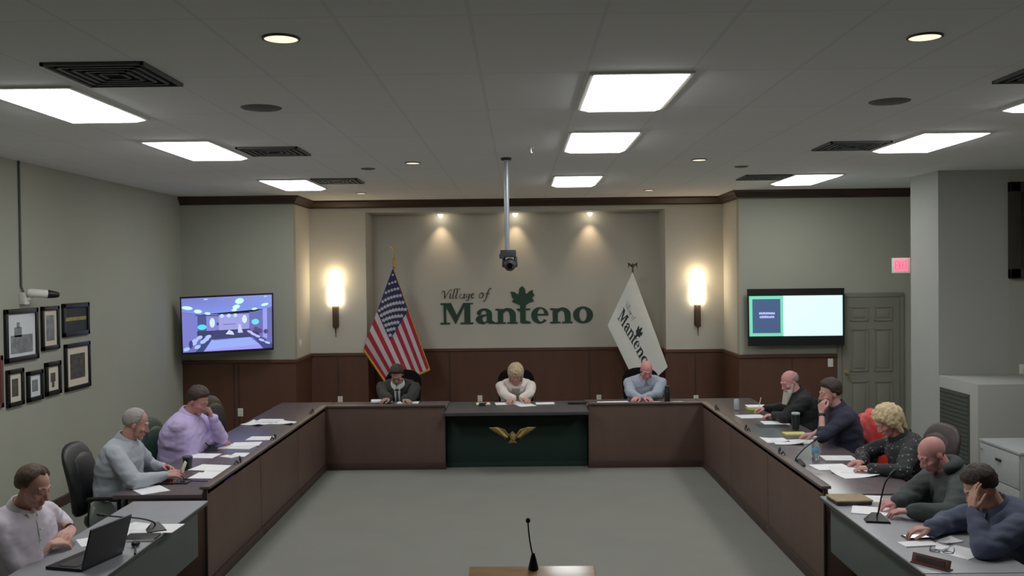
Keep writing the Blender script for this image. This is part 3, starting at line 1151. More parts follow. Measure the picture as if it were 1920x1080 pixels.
def stroke(pts, w0=12, w1=4):
    """broad-nib pen stroke"""
    out = []
    nib = (math.cos(.9) * w0 / 2, math.sin(.9) * w0 / 2)
    P = [V((x, 525 - y, 0)) for x, y in pts]
    Q = []
    for i in range(len(P) - 1):
        for k in range(3):
            Q.append(P[i].lerp(P[i + 1], k / 3))
    Q.append(P[-1])
    for a, b in zip(Q, Q[1:]):
        d_ = (b - a).normalized()
        n_ = V((-d_.y, d_.x, 0))
        w = w1 / 2 + (w0 - w1) / 2 * abs(n_.x * .55 + n_.y * .25 + .35 * abs(n_.x))
        out.append([tuple((a - n_ * w)[:2]), tuple((b - n_ * w)[:2]), tuple((b + n_ * w)[:2]), tuple((a + n_ * w)[:2])])
    return out


def arc(cx, cy, rx, ry, a0, a1, n=9, sl=.25):
    return [(cx + rx * math.cos(math.radians(a0 + (a1 - a0) * k / n)) - sl * ry * math.sin(math.radians(a0 + (a1 - a0) * k / n)),
             cy + ry * math.sin(math.radians(a0 + (a1 - a0) * k / n))) for k in range(n + 1)]


script = []
for s in ([(112, 172), (128, 152), (146, 152), (152, 180), (150, 238), (172, 200), (196, 160), (212, 140), (232, 138)],
          [(218, 178), (212, 210), (206, 232), (218, 236), (226, 228)], [(228, 152), (231, 146)],
          [(262, 132), (252, 180), (240, 225), (246, 238), (258, 230)], [(298, 132), (288, 180), (274, 225), (280, 238), (292, 230)], [(262, 132), (280, 128), (298, 132), (330, 128)],
          arc(344, 211, 27, 25, -60, 260), [(378, 185), (366, 222), (372, 238), (386, 230)],
          arc(412, 205, 18, 20, -60, 260), [(432, 186), (422, 230), (414, 258), (396, 264), (392, 252)],
          [(450, 212), (476, 200), (478, 184), (462, 182), (448, 205), (450, 230), (466, 238), (484, 226)],
          arc(560, 206, 24, 30, -70, 290), [(560, 178), (584, 190)],
          [(680, 132), (664, 124), (648, 140), (630, 190), (612, 245), (598, 268), (580, 272)], [(612, 184), (656, 182)], [(472, 183), (480, 190)]):
    script += stroke(s, 13, 5)

SY = Y3
pA = at(826, 608, Y=SY)
pB = at(1112, 606.5, Y=SY)
K = (pB.x - pA.x) / (1812 - 100)


def wallfn(u, h, d):
    return V((pA.x + (u - 100) * K, SY - d, pA.z + h * K))


t = thing('wall_sign', 'green raised Manteno wall lettering with script line and leaf in the alcove', 'sign', (0, SY, pA.z))
m = MB()
for k_, p in enumerate(word):
    m.prism(p, wallfn, 0, .018 + .00004 * k_)
part('name_lettering', m, 'sign_green', t, smooth=None)
m = MB()
for p in leafp:
    m.prism(p, wallfn, 0, .0225)
part('leaf_emblem', m, 'sign_green', t, smooth=None)
m = MB()
for k_, p in enumerate(script):
    m.prism(p, wallfn, 0, .010 + .00003 * k_)
part('script_lettering', m, 'sign_script', t, smooth=None)

# ================================================================== FLAGS


def cloth_fn(A, D, B, C, amp, nf, phase=0.0, front=-1):
    A, D, B, C = [V(p) for p in (A, D, B, C)]

    def fn(u, v, d=0.0):
        """u along the fly, v down the hoist"""
        p = A * (1 - u) * (1 - v) + D * u * (1 - v) + C * u * v + B * (1 - u) * v
        p = V(p)
        w = min(1.0, (u * u + v * v) ** .5 * 1.5)
        s = math.sin(v * nf * PI + phase + u * .9)
        p.y += front * (amp * w * s) - d
        p.y -= .05 * math.sin(PI * v) * (u * .6 + .4)
        return p
    return fn


def us_flag():
    Yf = 14.62
    A, D = at(737, 502, Y=Yf - .02), at(806, 692, Y=Yf - .10)
    B, C = at(681, 655, Y=Yf - .06), at(730, 728, Y=Yf - .14)
    base = at(738, 800, Y=Yf)
    X0 = at(738, 520, Y=Yf).x
    t = thing('american_flag', 'striped American flag with gold fringe draped on its pole, left of the lettering', 'flag', (X0, Yf, 0))
    zt = at(738, 484, Y=Yf).z
    part('pole', MB().capsule((X0, Yf + .03, .05), (X0, Yf + .03, zt), .014, .014), 'pole_wood', t)
    part('stand', MB().lathe([(.0, 0), (.15, 0), (.155, .02), (.06, .05), (.03, .10), (.025, .18), (0, .18)], (X0, Yf + .03, 0)), 'brass', t)
    fz = at(738, 459, Y=Yf).z
    f = MB().lathe([(0, 0), (.022, .0), (.022, .02), (.012, .03), (.02, .05), (.01, .07), (.008, .12), (0, .12)], (X0, Yf + .03, zt))
    # spread eagle
    for s in (-1, 1):
        for k in range(3):
            f.capsule((X0, Yf + .03, zt + .13 + k * .012), (X0 + s * (.05 + k * .008), Yf + .03, fz - .03 + k * .014), .008, .004, n=8)
    f.ell((X0, Yf + .02, zt + .15), (.014, .014, .035)).ell((X0, Yf + .01, zt + .19), (.010, .012, .012))
    part('finial', f, 'brass', t)
    tas = MB().capsule((X0 + .012, Yf, zt - .02), (X0 + .02, Yf - .01, zt - .12), .014, .018, n=8)
    part('tassel', tas, 'gold_fringe', t)
    fn = cloth_fn(A, D, B, C, .030, 3.2, .3)

    def sh(u, v, d=0):
        # right half of the fly hangs lower, left half is pulled up at the hoist
        return fn(u, v, d)
    NU, NV = 48, 52
    m = MB()
    vs = [sh(i / NU, j / NV) for j in range(NV + 1) for i in range(NU + 1)]
    fs = []
    mi = []
    for j in range(NV):
        for i in range(NU):
            fs.append((j * (NU + 1) + i, j * (NU + 1) + i + 1, (j + 1) * (NU + 1) + i + 1, (j + 1) * (NU + 1) + i))
            st = j * 13 // NV
            mi.append(0 if st % 2 == 0 else 1)
    can = lambda i, j: i < NU * .42 and j * 13 // NV < 7
    m.add(vs, fs)
    me = m.mesh('striped_field', ['flag_red', 'flag_white'], True)
    me.polygons.foreach_set('material_index', mi)
    part('striped_field', me, None, t)
    m = MB()
    n1, n2 = 22, 30
    m.add([sh(.42 * i / n1, 7 / 13 * j / n2, .006) for j in range(n2 + 1) for i in range(n1 + 1)],
          [(j * (n1 + 1) + i, j * (n1 + 1) + i + 1, (j + 1) * (n1 + 1) + i + 1, (j + 1) * (n1 + 1) + i) for j in range(n2) for i in range(n1)])
    nblue = len(m.f)
    for r in range(9):
        for c_ in range(6 if r % 2 == 0 else 5):
            u = .42 * ((c_ + (.5 if r % 2 == 0 else 1.0)) / 6.0)
            v = 7 / 13 * ((r + .8) / 9.6)
            ctr = sh(u, v, .012)
            R0 = .037 * min(1, .55 + .6 * (u / .42 + v))
            pts = []
            for k in range(10):
                r_ = R0 if k % 2 == 0 else R0 * .5
                an = PI / 2 + k * PI / 5
                pts.append(ctr + V((r_ * math.cos(an), -.002, r_ * math.sin(an))))
            m.add([ctr] + pts, [(0, 1 + k, 1 + (k + 1) % 10) for k in range(10)])
    cme = m.mesh('star_canton', ['flag_blue', 'flag_white'], None)
    cme.polygons.foreach_set('material_index', [0] * nblue + [1] * (len(m.f) - nblue))
    cme.polygons.foreach_set('use_smooth', [True] * nblue + [False] * (len(m.f) - nblue))
    part('star_canton', cme, None, t)
    fr = MB()
    for edge, wd_ in ((lambda s: sh(s, 0), .008), (lambda s: sh(s, 1), .018), (lambda s: sh(1, s), .018)):
        P = [edge(k / 40) for k in range(41)]
        fr.tube(P, [wd_] * 41, n=6)
    part('fringe', fr, 'gold_fringe', t)


us_flag()


def village_flag():
    Yf = 14.62
    A, D = at(1186, 510, Y=Yf - .02), at(1249, 680, Y=Yf - .06)
    B, C = at(1139, 610, Y=Yf - .06), at(1192, 720, Y=Yf - .10)
    X0 = at(1187, 520, Y=Yf).x
    zt = at(1186, 506, Y=Yf).z
    t = thing('village_flag', 'white Manteno village flag draped on its pole, right of the wall lettering', 'flag', (X0, Yf, 0))
    part('pole', MB().capsule((X0, Yf + .03, .05), (X0, Yf + .03, zt), .014, .014), 'pole_wood', t)
    part('stand', MB().lathe([(.0, 0), (.15, 0), (.155, .02), (.06, .05), (.03, .10), (.025, .18), (0, .18)], (X0, Yf + .03, 0)), 'brass', t)
    f = MB().capsule((X0, Yf + .03, zt - .02), (X0, Yf + .03, zt + .05), .013, .011)
    for s in (-1, 1):
        for k in range(3):
            f.capsule((X0, Yf + .03, zt + .04 + k * .012), (X0 + s * (.06 + k * .006), Yf + .03, zt + .085 + k * .012), .011, .007, n=8)
            f.capsule((X0 + s * .062, Yf + .03, zt + .09), (X0 + s * .066, Yf + .03, zt + .035), .010, .005, n=8)
    f.ell((X0, Yf + .02, zt + .07), (.016, .016, .035))
    part('finial', f, 'bronze', t)
    base = cloth_fn(A, D, B, C, .018, 2.3, .6)

    def fn(u, v, d=0):
        p = base(u, v, d)
        # the free corner hangs past the pole
        k = max(0, u - .55) / .45
        p.z -= .10 * k * k * (1 - abs(v - .35))
        p.x += .02 * k * k
        return p
    NU, NV = 40, 36
    m = MB().add([fn(i / NU, j / NV) for j in range(NV + 1) for i in range(NU + 1)],
                 [(j * (NU + 1) + i, j * (NU + 1) + i + 1, (j + 1) * (NU + 1) + i + 1, (j + 1) * (NU + 1) + i) for j in range(NV) for i in range(NU)])
    cl = part('cloth', m, 'village_cloth', t, smooth=True)

    def tf(u, h, d):
        # text block to flag coordinates
        U = .11 + (u - 100) / 1712 * .73
        Vv = .73 - h / 420 * .40 - .12 * (u - 100) / 1712
        return fn(U, Vv, .006 + d)
    for nm, polys, mm in (('name_lettering', subd(word) + leafp, 'flag_letter'), ('script_lettering', script, 'flag_letter_gray')):
        m = MB()
        for p in polys:
            m.add([tf(x, y, 0) for x, y in p], [tuple(range(len(p)))])
        part(nm, m, mm, cl, smooth=None)


village_flag()
# ================================================================== DESKS
XDL, XDR = -2.44, 2.275          # room faces of the side desks
YD = 11.62                       # room face of the back desks
WT, LG = .75, .81                # worktop and ledge heights


def cab(name, label, a, b, group, zt=.79):
    """desk cabinet whose room face runs from a to b (2D); body lies to the left of a->b"""
    a, b = V((*a, 0)), V((*b, 0))
    d = (b - a)
    L = d.length
    d.normalize()
    n = V((d.y, -d.x, 0))                       # toward the room
    t = thing(name, label, 'desk', tuple((a + b) / 2), 0, group)
    R = Matrix((d, n, V((0, 0, 1)))).transposed()

    def bx(m, u0, u1, n0, n1, z0, z1, bev=.003):
        c = a + d * ((u0 + u1) / 2) + n * ((n0 + n1) / 2) + V((0, 0, (z0 + z1) / 2))
        return m.box(c, (u1 - u0, n1 - n0, z1 - z0), R, bev)
    g = .006
    part('front_panel', bx(MB(), g, L - g, -.03, 0, .0, zt), 'desk_wood', t)
    part('base_trim', bx(MB(), 0, L, -.002, .018, 0, .085), 'desk_trim', t)
    part('seam_strip', bx(MB(), -.006, g, -.02, -.003, .0, zt), 'desk_seam', t)
    part('seam_strip', bx(MB(), L - g, L + .006, -.02, -.003, .0, zt), 'desk_seam', t)
    part('side_panel', bx(MB(), g, .03, -.62, -.03, 0, WT - .035), 'desk_wood', t)
    part('side_panel', bx(MB(), L - .03, L - g, -.62, -.03, 0, WT - .035), 'desk_wood', t)
    return t


ysL = [7.2, 8.70, 10.16, YD]
ysR = [7.02, 8.60, 10.10, YD]
for i, l in enumerate(['brown desk cabinet of the left row, nearest the left gray table', 'brown desk cabinet in the middle of the left row',
                       'brown desk cabinet of the left row, joining the back desk']):
    cab('desk_cabinet', l, (XDL, ysL[i]), (XDL, ysL[i + 1]), 'brown side desk cabinets')
for i, l in enumerate(['brown desk cabinet of the right row, nearest the right gray table', 'brown desk cabinet in the middle of the right row',
                       'brown desk cabinet of the right row, joining the back desk']):
    cab('desk_cabinet', l, (XDR, ysR[i + 1]), (XDR, ysR[i]), 'brown side desk cabinets')
XC0, XC1 = -.94, .845
cab('desk_cabinet', 'brown back desk cabinet in front of the suited man', (XDL - .02, YD), (XC0, YD), 'brown back desk cabinets')
cab('desk_cabinet', 'brown back desk cabinet in front of the bald man in light blue', (XC1, YD), (XDR + .02, YD), 'brown back desk cabinets')


def worktop(label, a, b, l0, l1):
    t = thing('desk_worktop', label, 'worktop', (a[0], a[1], WT - .035))
    part('top_slab', MB().box2((*a, WT - .035), (*b, WT), bev=.006), 'worktop_laminate', t)
    part('raised_ledge', MB().box2((l0[0] + .02, l0[1] + .02, WT - .002), (l1[0] - .02, l1[1] - .02, LG - .01)).box2((*l0, WT - .0 + .036), (*l1, LG), bev=.006), 'ledge_wood', t)
    return t


worktop('dark laminate worktop with raised ledge along the left row', (XDL - .74, 7.2), (XDL - .035, 12.38), (XDL - .06, 7.2), (XDL + .02, YD + .06))
worktop('dark laminate worktop with raised ledge along the right row', (XDR + .035, 7.02), (XDR + .78, 12.38), (XDR - .02, 7.02), (XDR + .06, YD + .06))
worktop('dark worktop of the back desk before the suited man', (XDL - .03, YD + .035), (XC0, 12.38), (XDL + .02, YD - .02), (XC0, YD + .06))
worktop('dark worktop of the back desk before the bald man in light blue', (XC1, YD + .035), (XDR + .03, 12.38), (XC1, YD - .02), (XDR - .02, YD + .06))

t = thing('center_desk', 'dark green center desk with black top and gold eagle', 'desk', ((XC0 + XC1) / 2, 11.75, 0))
part('front_panel', MB().box2((XC0 + .01, 11.74, 0), (XC1 - .01, 11.78, .70), bev=.004), 'center_green', t)
part('base_trim', MB().box2((XC0 + .01, 11.725, 0), (XC1 - .01, 11.745, .06), bev=.004), 'center_green', t)
part('top_slab', MB().box2((XC0 + .005, 11.40, .695), (XC1 - .005, 12.38, .737), bev=.008), 'center_top', t)
for x in (XC0 + .03, XC1 - .03):
    part('side_panel', MB().box2((x - .015, 11.78, 0), (x + .015, 12.3, .695)), 'center_green', t)
# gold eagle
pe = at(961, 816, Y=11.73)
kx = 11.73 / F


def E(px, py, d=0.0):
    return V((pe.x + (px - 961) * kx, 11.735 - d, pe.z - (py - 816) * kx))


eg = MB()
for s in (-1, 1):
    q = lambda x, y, d=.012: E(961 + s * (x - 961), y, d)
    for k in range(9):
        f = k / 8
        a = q(970 + 9 * (1 - f), 812 + 8 * f - 3 * (1 - f))
        tip = q(1005 - 30 * f, 802 + 22 * f)
        midp = q(990 - 14 * f, 802.5 + 16 * f, .022)
        eg.tube([a, midp, tip], [.012, .016, .004], n=8)
    eg.tube([q(968, 817), q(976, 806, .02), q(990, 801.5, .02), q(1004, 801.5)], [.014, .016, .014, .005], n=8)
eg.ell(E(962, 818, .02), (.045, .03, .055))
eg.ell(E(961, 811, .03), (.022, .022, .026))
eg.capsule(E(959, 811, .04), E(955, 813, .04), .008, .004)
for dx in (-6, -2, 2, 6):
    eg.capsule(E(961, 822, .012), E(961 + dx, 830, .01), .012, .010, n=8)
part('eagle_emblem', eg, 'brass', t)

# ================================================================== GRAY TABLES


def gray_table(label, x0, x1, y0, y1, inner):
    zt = .745
    t = thing('folding_table', label, 'table', ((x0 + x1) / 2, (y0 + y1) / 2, 0), 0, 'gray meeting tables')
    part('tabletop', MB().box2((x0, y0, zt - .03), (x1, y1, zt), bev=.006), 'gray_laminate', t)
    part('edge_band', MB().box2((x0 - .003, y0 - .003, zt - .026), (x1 + .003, y1 + .003, zt - .008), bev=.004), 'dark_edge', t)
    xi = x1 - .05 if inner > 0 else x0 + .05
    part('modesty_panel', MB().box2((xi - .01, y0 + .12, .36), (xi + .01, y1 - .12, zt - .03), bev=.004), 'gray_panel', t)
    for y in (y0 + .14, y1 - .14):
        xc = (x0 + x1) / 2
        part('leg', MB().box2((xc - .03, y - .02, .04), (xc + .03, y + .02, zt - .03), bev=.008)
             .box2((x0 + .04, y - .025, 0), (x1 - .04, y + .025, .04), bev=.012), 'dark_edge', t)
    return t


gray_table('gray meeting table with open laptop at left, front of the left row', -2.94, -2.37, 5.2, 7.02, 1)
gray_table('gray meeting table with papers and eyeglasses at right', 2.235, 2.86, 5.185, 6.985, -1)
gray_table('gray meeting table at the bottom right edge, seam beside the nameplate', 2.235, 2.86, 3.37, 5.175, -1)

# ================================================================== CHAIRS


def exec_chair(m, label, group):
    t = thing('office_chair', label, 'chair', (0, 0, 0), 0, group)
    rings = []
    n = 24

    def sup(cx, cy, z, hw, hd, e=2.6):
        out = []
        for j in range(n):
            a = 2 * PI * j / n
            c_, s_ = math.cos(a), math.sin(a)
            out.append(V((cx + hw * math.copysign(abs(c_) ** (2 / e), c_), cy + hd * math.copysign(abs(s_) ** (2 / e), s_), z)))
        return out
    seat = [sup(0, .02, z, w, d) for z, w, d in ((.41, .20, .20), (.415, .245, .245), (.45, .26, .26), (.48, .255, .255), (.495, .22, .22), (.50, .1, .1))]
    part('seat', MB().loft(seat), m, t, world=False, smooth=True)
    br = []
    for z, w, d in ((.50, .10, .02), (.505, .19, .04), (.54, .225, .055), (.62, .24, .06), (.74, .255, .06), (.86, .265, .058), (.95, .255, .055),
                    (1.01, .225, .05), (1.05, .175, .042), (1.072, .11, .03), (1.08, .04, .012)):
        br.append(sup(0, -.255 - (z - .5) * .16 + .03 * math.sin((z - .5) * 6), z, w, d, 2.4))
    b = part('backrest', MB().loft(br), m, t, world=False, smooth=True)
    pad = []
    for z, w, d in ((.56, .05, .01), (.58, .15, .022), (.70, .175, .03), (.85, .18, .03), (.96, .16, .024), (1.0, .06, .01)):
        pad.append(sup(0, -.215 - (z - .5) * .16 + .03 * math.sin((z - .5) * 6), z, w, d, 2.4))
    part('back_cushion', MB().loft(pad), m, b, world=False, smooth=True)
    for s in (-1, 1):
        a = MB().box((s * .29, .0, .665), (.06, .27, .035), None, .015)
        a.tube([(s * .22, .10, .44), (s * .29, .12, .47), (s * .295, .12, .655)], .016)
        a.tube([(s * .22, -.12, .44), (s * .29, -.12, .47), (s * .295, -.10, .655)], .016)
        part('armrest', a, 'black_plastic', t, world=False)
    part('gas_column', MB().lathe([(.0, .08), (.035, .08), (.035, .25), (.025, .25), (.025, .42), (0, .42)]), 'black_plastic', t, world=False)
    st = MB()
    for k in range(5):
        a = 2 * PI * k / 5 + .3
        st.tube([(0, 0, .12), (.3 * math.cos(a), .3 * math.sin(a), .075)], [.03, .02])
    sb = part('star_base', st, 'black_plastic', t, world=False)
    for k in range(5):
        a = 2 * PI * k / 5 + .3
        part('caster', MB().ell((.3 * math.cos(a), .3 * math.sin(a), .032), (.032, .032, .032), n=12, m=8), 'black_plastic', sb, world=False)
    return t


def shell_chair(m, label, group):
    t = thing('side_chair', label, 'chair', (0, 0, 0), 0, group)
    part('seat', MB().box((0, .02, .445), (.44, .42, .05), None, .022), m, t, world=False)
    g = MB()
    N1, N2 = 14, 12
    vs = []
    for d in (0, .022):
        for j in range(N2 + 1):
            z = .50 + .31 * j / N2
            for i in range(N1 + 1):
                u = i / N1 * 2 - 1
                hw = .215 * (1 - max(0, (j / N2 - .45) / .55) ** 2.6 * .55)
                vs.append((u * hw, -.205 - (z - .5) * .18 + .05 * u * u - d, z + (-.02 * u * u if j == N2 else 0)))
    k = (N1 + 1) * (N2 + 1)
    fs = []
    for j in range(N2):
        for i in range(N1):
            a = j * (N1 + 1) + i
            fs.append((a, a + 1, a + N1 + 2, a + N1 + 1))
            fs.append((k + a, k + a + N1 + 1, k + a + N1 + 2, k + a + 1))
    for i in range(N1):
        fs.append((i, k + i, k + i + 1, i + 1))
        a = N2 * (N1 + 1) + i
        fs.append((a, a + 1, k + a + 1, k + a))
    for j in range(N2):
        a = j * (N1 + 1)
        fs.append((a, a + N1 + 1, k + a + N1 + 1, k + a))
        a += N1
        fs.append((a, k + a, k + a + N1 + 1, a + N1 + 1))
    part('backrest', g.add(vs, fs), m, t, world=False, smooth=.9)
    for sx in (-1, 1):
        part('back_post', MB().tube([(sx * .19, -.19, .43), (sx * .2, -.22, .50), (sx * .17, -.235, .60)], .012), 'dark_edge', t, world=False)
        for sy in (-1, 1):
            part('leg', MB().tube([(sx * .19, .02 + sy * .17, .43), (sx * .22, .02 + sy * .21, .005)], .012), 'dark_edge', t, world=False)
    return t


CHAIR0 = {}


def put_chair(kind, m, x, y, phi, label, group):
    key = (kind, m)
    if key not in CHAIR0:
        o = (exec_chair if kind == 'exec' else shell_chair)(m, label, group)
        CHAIR0[key] = o
    else:
        o = copy_tree(CHAIR0[key])
    o.location = (x, y, 0)
    o.rotation_euler = (0, 0, phi - PI / 2)
    tag(o, label, 'chair', group)
    return o


GX = 'leather office chairs around the desks'
GG = 'gray side chairs at the tables'
put_chair('exec', 'black_leather', -3.22, 10.55, math.radians(-8), 'empty black leather office chair behind the left desk, nearest the back wall', GX)
put_chair('shell', 'gray_shell', -2.84, 6.74, math.radians(2), 'empty gray side chair pushed under the left gray table', GG)

# ================================================================== LECTERN


def lectern():
    YL, zt = 4.2, 1.12
    a, b = at(880, 1064, Y=YL), at(1115, 1062, Y=YL)
    x0, x1, zt = a.x, b.x, (a.z + b.z) / 2
    t = thing('lectern', 'wooden lectern top at the bottom center, seen from behind the speaker', 'lectern', ((x0 + x1) / 2, YL - .2, 0))
    xm = (x0 + x1) / 2
    m = MB()
    tilt = Matrix.Rotation(math.radians(14), 3, 'X')
    c_ = V((xm, YL - .20, zt - .06))
    m.box(c_, (x1 - x0, .42, .03), tilt, .006)
    part('slanted_top', m, 'lectern_wood', t)
    part('front_board', MB().box2((x0 + .03, YL - .05, .06), (x1 - .03, YL - .02, zt - .03)), 'lectern_wood', t)
    for x in (x0 + .03, x1 - .05):
        me = MB().add([(x, YL - .36, .06), (x, YL - .05, .06), (x, YL - .05, zt - .04), (x, YL - .36, zt - .125),
                       (x + .02, YL - .36, .06), (x + .02, YL - .05, .06), (x + .02, YL - .05, zt - .04), (x + .02, YL - .36, zt - .125)],
                      [(0, 1, 2, 3), (7, 6, 5, 4), (0, 4, 5, 1), (1, 5, 6, 2), (2, 6, 7, 3), (3, 7, 4, 0)])
        part('side_board', me, 'lectern_wood', t)
    part('shelf', MB().box2((x0 + .05, YL - .34, .62), (x1 - .05, YL - .05, .64)), 'lectern_wood', t)
    part('plinth', MB().box2((x0 - .01, YL - .42, 0), (x1 + .01, YL + .01, .06), bev=.01), 'lectern_wood', t)
    part('stop_rail', MB().box(c_ + tilt @ V((0, -.2, .025)), (x1 - x0 - .04, .015, .02), tilt, .004), 'lectern_wood', t)
    return zt, YL


zl, YL = lectern()
B = at(1000, 1060, Y=YL - .02)
T = at(990, 976, Y=YL + .03)
t = thing('lectern_microphone', 'black gooseneck microphone rising from the wooden lectern', 'microphone', (B.x, B.y, zl - .012))
part('mount', MB().lathe([(0, -.012), (.026, -.012), (.024, .0), (.012, .05), (.006, .07), (0, .07)], (B.x, B.y, zl), 16), 'black_plastic', t)
part('gooseneck', MB().tube(bez((B.x, B.y, zl + .05), (B.x - .02, B.y, zl + .13), T, 12), .0035), 'black_plastic', t)
part('mic_head', MB().ell(T, (.011, .011, .013)), 'black_plastic', t)

# ================================================================== MICROPHONES ON DESKS


def mic(label, bx, by, pts, zb, headr=.012, w=.065, rz=0.0, dy=0.0, m='black_plastic'):
    b = at(bx, by, z=zb)
    t = thing('gooseneck_microphone', label, 'microphone', (b.x, b.y, zb), rz, 'gooseneck microphones')
    R = rotz(rz)
    base = MB()
    P = [(-w, -.05, 0), (w, -.05, 0), (w, .06, 0), (-w, .06, 0), (-w * .9, -.045, .014), (w * .9, -.045, .014), (w * .35, .05, .05), (-w * .35, .05, .05)]
    base.add([b + R @ V(p) for p in P], [(3, 2, 1, 0), (4, 5, 6, 7), (0, 1, 5, 4), (1, 2, 6, 5), (2, 3, 7, 6), (3, 0, 4, 7)])
    part('mic_base', base, m, t, smooth=None)
    q = [b + R @ V((0, .03, .035))]
    for k, (px, py) in enumerate(pts):
        q.append(at(px, py, Y=b.y + dy * (k + 1) / len(pts)))
    # smooth through
    C = []
    for i in range(len(q) - 1):
        p0, p1, p2, p3 = q[max(i - 1, 0)], q[i], q[i + 1], q[min(i + 2, len(q) - 1)]
        for k in range(6):
            s = k / 6
            C.append(.5 * ((2 * p1) + (-p0 + p2) * s + (2 * p0 - 5 * p1 + 4 * p2 - p3) * s * s + (-p0 + 3 * p1 - 3 * p2 + p3) * s ** 3))
    C.append(q[-1])
    part('gooseneck', MB().tube(C, .0055), m, t)
    d = (C[-1] - C[-3]).normalized()
    part('mic_head', MB().capsule(C[-1] - d * .01, C[-1] + d * .028, headr, headr * .95), m, t)


TZ = .745
mic('black gooseneck microphone on the left gray table, neck curving toward the man', 293, 996, [(286, 978), (262, 972), (222, 969), (192, 966)], TZ, rz=.5)
mic('black gooseneck microphone before the man in the purple shirt', 396, 846, [(392, 836), (380, 827), (366, 821)], WT, w=.06, rz=.3)
mic('black gooseneck microphone on the right worktop before the navy-jacket man', 1497, 873, [(1492, 860), (1507, 842), (1530, 824)], WT, w=.06, rz=-.3)
mic('charcoal gooseneck microphone on the right gray table before the hooded man', 1645, 978, [(1647, 960), (1653, 930), (1660, 905), (1672, 889)], TZ, w=.08, rz=-.2)
b = at(252, 1027, z=TZ)
t = thing('table_microphone', 'small black microphone lying beside the laptop on the left gray table', 'microphone', (b.x, b.y, TZ))
part('mic_head', MB().ell((b.x, b.y + .02, TZ + .02), (.026, .034, .02)), 'black_plastic', t)
part('cable', MB().tube(bez3((b.x + .01, b.y - .01, TZ + .012), (b.x + .03, b.y - .06, TZ + .012), (b.x + .05, b.y - .1, TZ + .012), (b.x + .07, b.y - .16, TZ + .008)), .007), 'black_plastic', t)

random.seed(11)
for px, py, l in [(1343, 768, 'curled black cable end on the right ledge, closest to the back desk'), (1409, 807, 'curled black cable end on the right ledge before the bearded man'),
                  (1471, 851, 'curled black cable end on the right ledge before the navy-jacket man'), (575, 775, 'curled dark cable end on the left ledge, closest to the back desk'),
                  (519, 823, 'curled dark cable end on the left ledge beside the farthest papers'), (449, 868, 'curled dark cable end on the left ledge beside the paper pile')]:
    p = at(px, py, z=LG)
    s = 1 if p.x > 0 else -1
    p.x = s * 2.30 if s > 0 else -2.46
    m = MB().tube([(p.x - s * .01, p.y, LG), (p.x - s * .012, p.y + .01, LG + .035), (p.x + s * .008, p.y + .04, LG + .05), (p.x + s * .02, p.y + .07, LG + .035), (p.x + s * .02, p.y + .08, LG + .006)], .006)
    m.tube([(p.x, p.y - .03, LG + .005), (p.x + s * .012, p.y - .05, LG + .03), (p.x + s * .02, p.y - .08, LG + .006)], .007)
    solo('microphone_cable', m, 'steel_dark', l, 'cable', 'cable ends on the desk ledges')

# ================================================================== PAPERS AND SMALL THINGS


def sheet(px, py, rz, label, z=WT, w=.216, h=.279, th=.003, m='white_paper', name='paper_sheet', cat='paper', lift=0.0, group='papers on the desks', curl=.0):
    c_ = at(px, py, z=z + lift)
    N = 6
    mb = MB()
    vs = []
    R = rotz(math.radians(rz))
    for d in (th, 0):
        for j in range(N + 1):
            for i in range(N + 1):
                u, v_ = i / N - .5, j / N - .5
                k = curl * (max(0, abs(u + v_) - .35)) ** 2
                vs.append(c_ + R @ V((u * w, v_ * h, d + k)))
    K_ = (N + 1) ** 2
    fs = []
    for j in range(N):
        for i in range(N):
            a = j * (N + 1) + i
            fs += [(a, a + 1, a + N + 2, a + N + 1), (K_ + a, K_ + a + N + 1, K_ + a + N + 2, K_ + a + 1)]
    for i in range(N):
        fs += [(i, K_ + i, K_ + i + 1, i + 1)]
        a = N * (N + 1) + i
        fs += [(a, a + 1, K_ + a + 1, K_ + a)]
        a = i * (N + 1)
        fs += [(a, a + N + 1, K_ + a + N + 1, K_ + a)]
        a += N
        fs += [(a, K_ + a, K_ + a + N + 1, a + N + 1)]
    return solo(name, mb.add(vs, fs), m, label, cat, group)


S = sheet
# left desk, from the back wall forward
S(480, 795, 62, 'white sheet at the empty place, leftmost of the farthest left papers', curl=.06)
S(505, 790, 85, 'white sheet stack at the empty place on the left desk', th=.012, m='printed_paper', lift=.002)
S(534, 793, 75, 'white sheet at the empty place, nearest the ledge', lift=.001, curl=.05)
S(491, 822, 88, 'white sheet beyond the purple-shirted man, close to the ledge')
S(448, 838, 80, 'open white sheet before the purple-shirted man, under his hand', th=.006, m='printed_paper', w=.24, h=.33)
S(462, 833, 96, 'white sheet overlapping the open one before the purple-shirted man', lift=.007)
S(380, 855, 84, 'white sheet beside the microphone of the purple-shirted man')
S(462, 853, 86, 'white sheet near the ledge between the two left men', w=.18)
S(430, 856, 60, 'narrow white sheet in the gap between two left desk sheets', w=.09, h=.16)
S(398, 878, 78, 'upper white sheet of the pile before the gray-haired man', lift=.004, th=.006, w=.24, h=.33)
S(414, 884, 95, 'white sheet of the pile nearest the ledge before the gray-haired man', lift=.002, curl=.05)
S(394, 892, 86, 'lower white sheet of the pile, over a violet folder', lift=.012, w=.23, h=.29)
S(398, 897, 84, 'violet folder under the pile before the gray-haired man', m='violet_card', name='folder', cat='folder', th=.008, w=.24, h=.32, group=None)
S(283, 919, 40, 'white printed sheet alone at the near end of the left desk', m='printed_paper', w=.22, h=.25)
p = at(331, 904, z=WT)
t = thing('tablet', 'dark tablet lying under the gray-haired man\'s hands', 'tablet', tuple(p))
part('tablet_body', MB().box(p + V((-.02, .0, .006)), (.27, .18, .010), rotz(.05), .004), 'black_plastic', t)
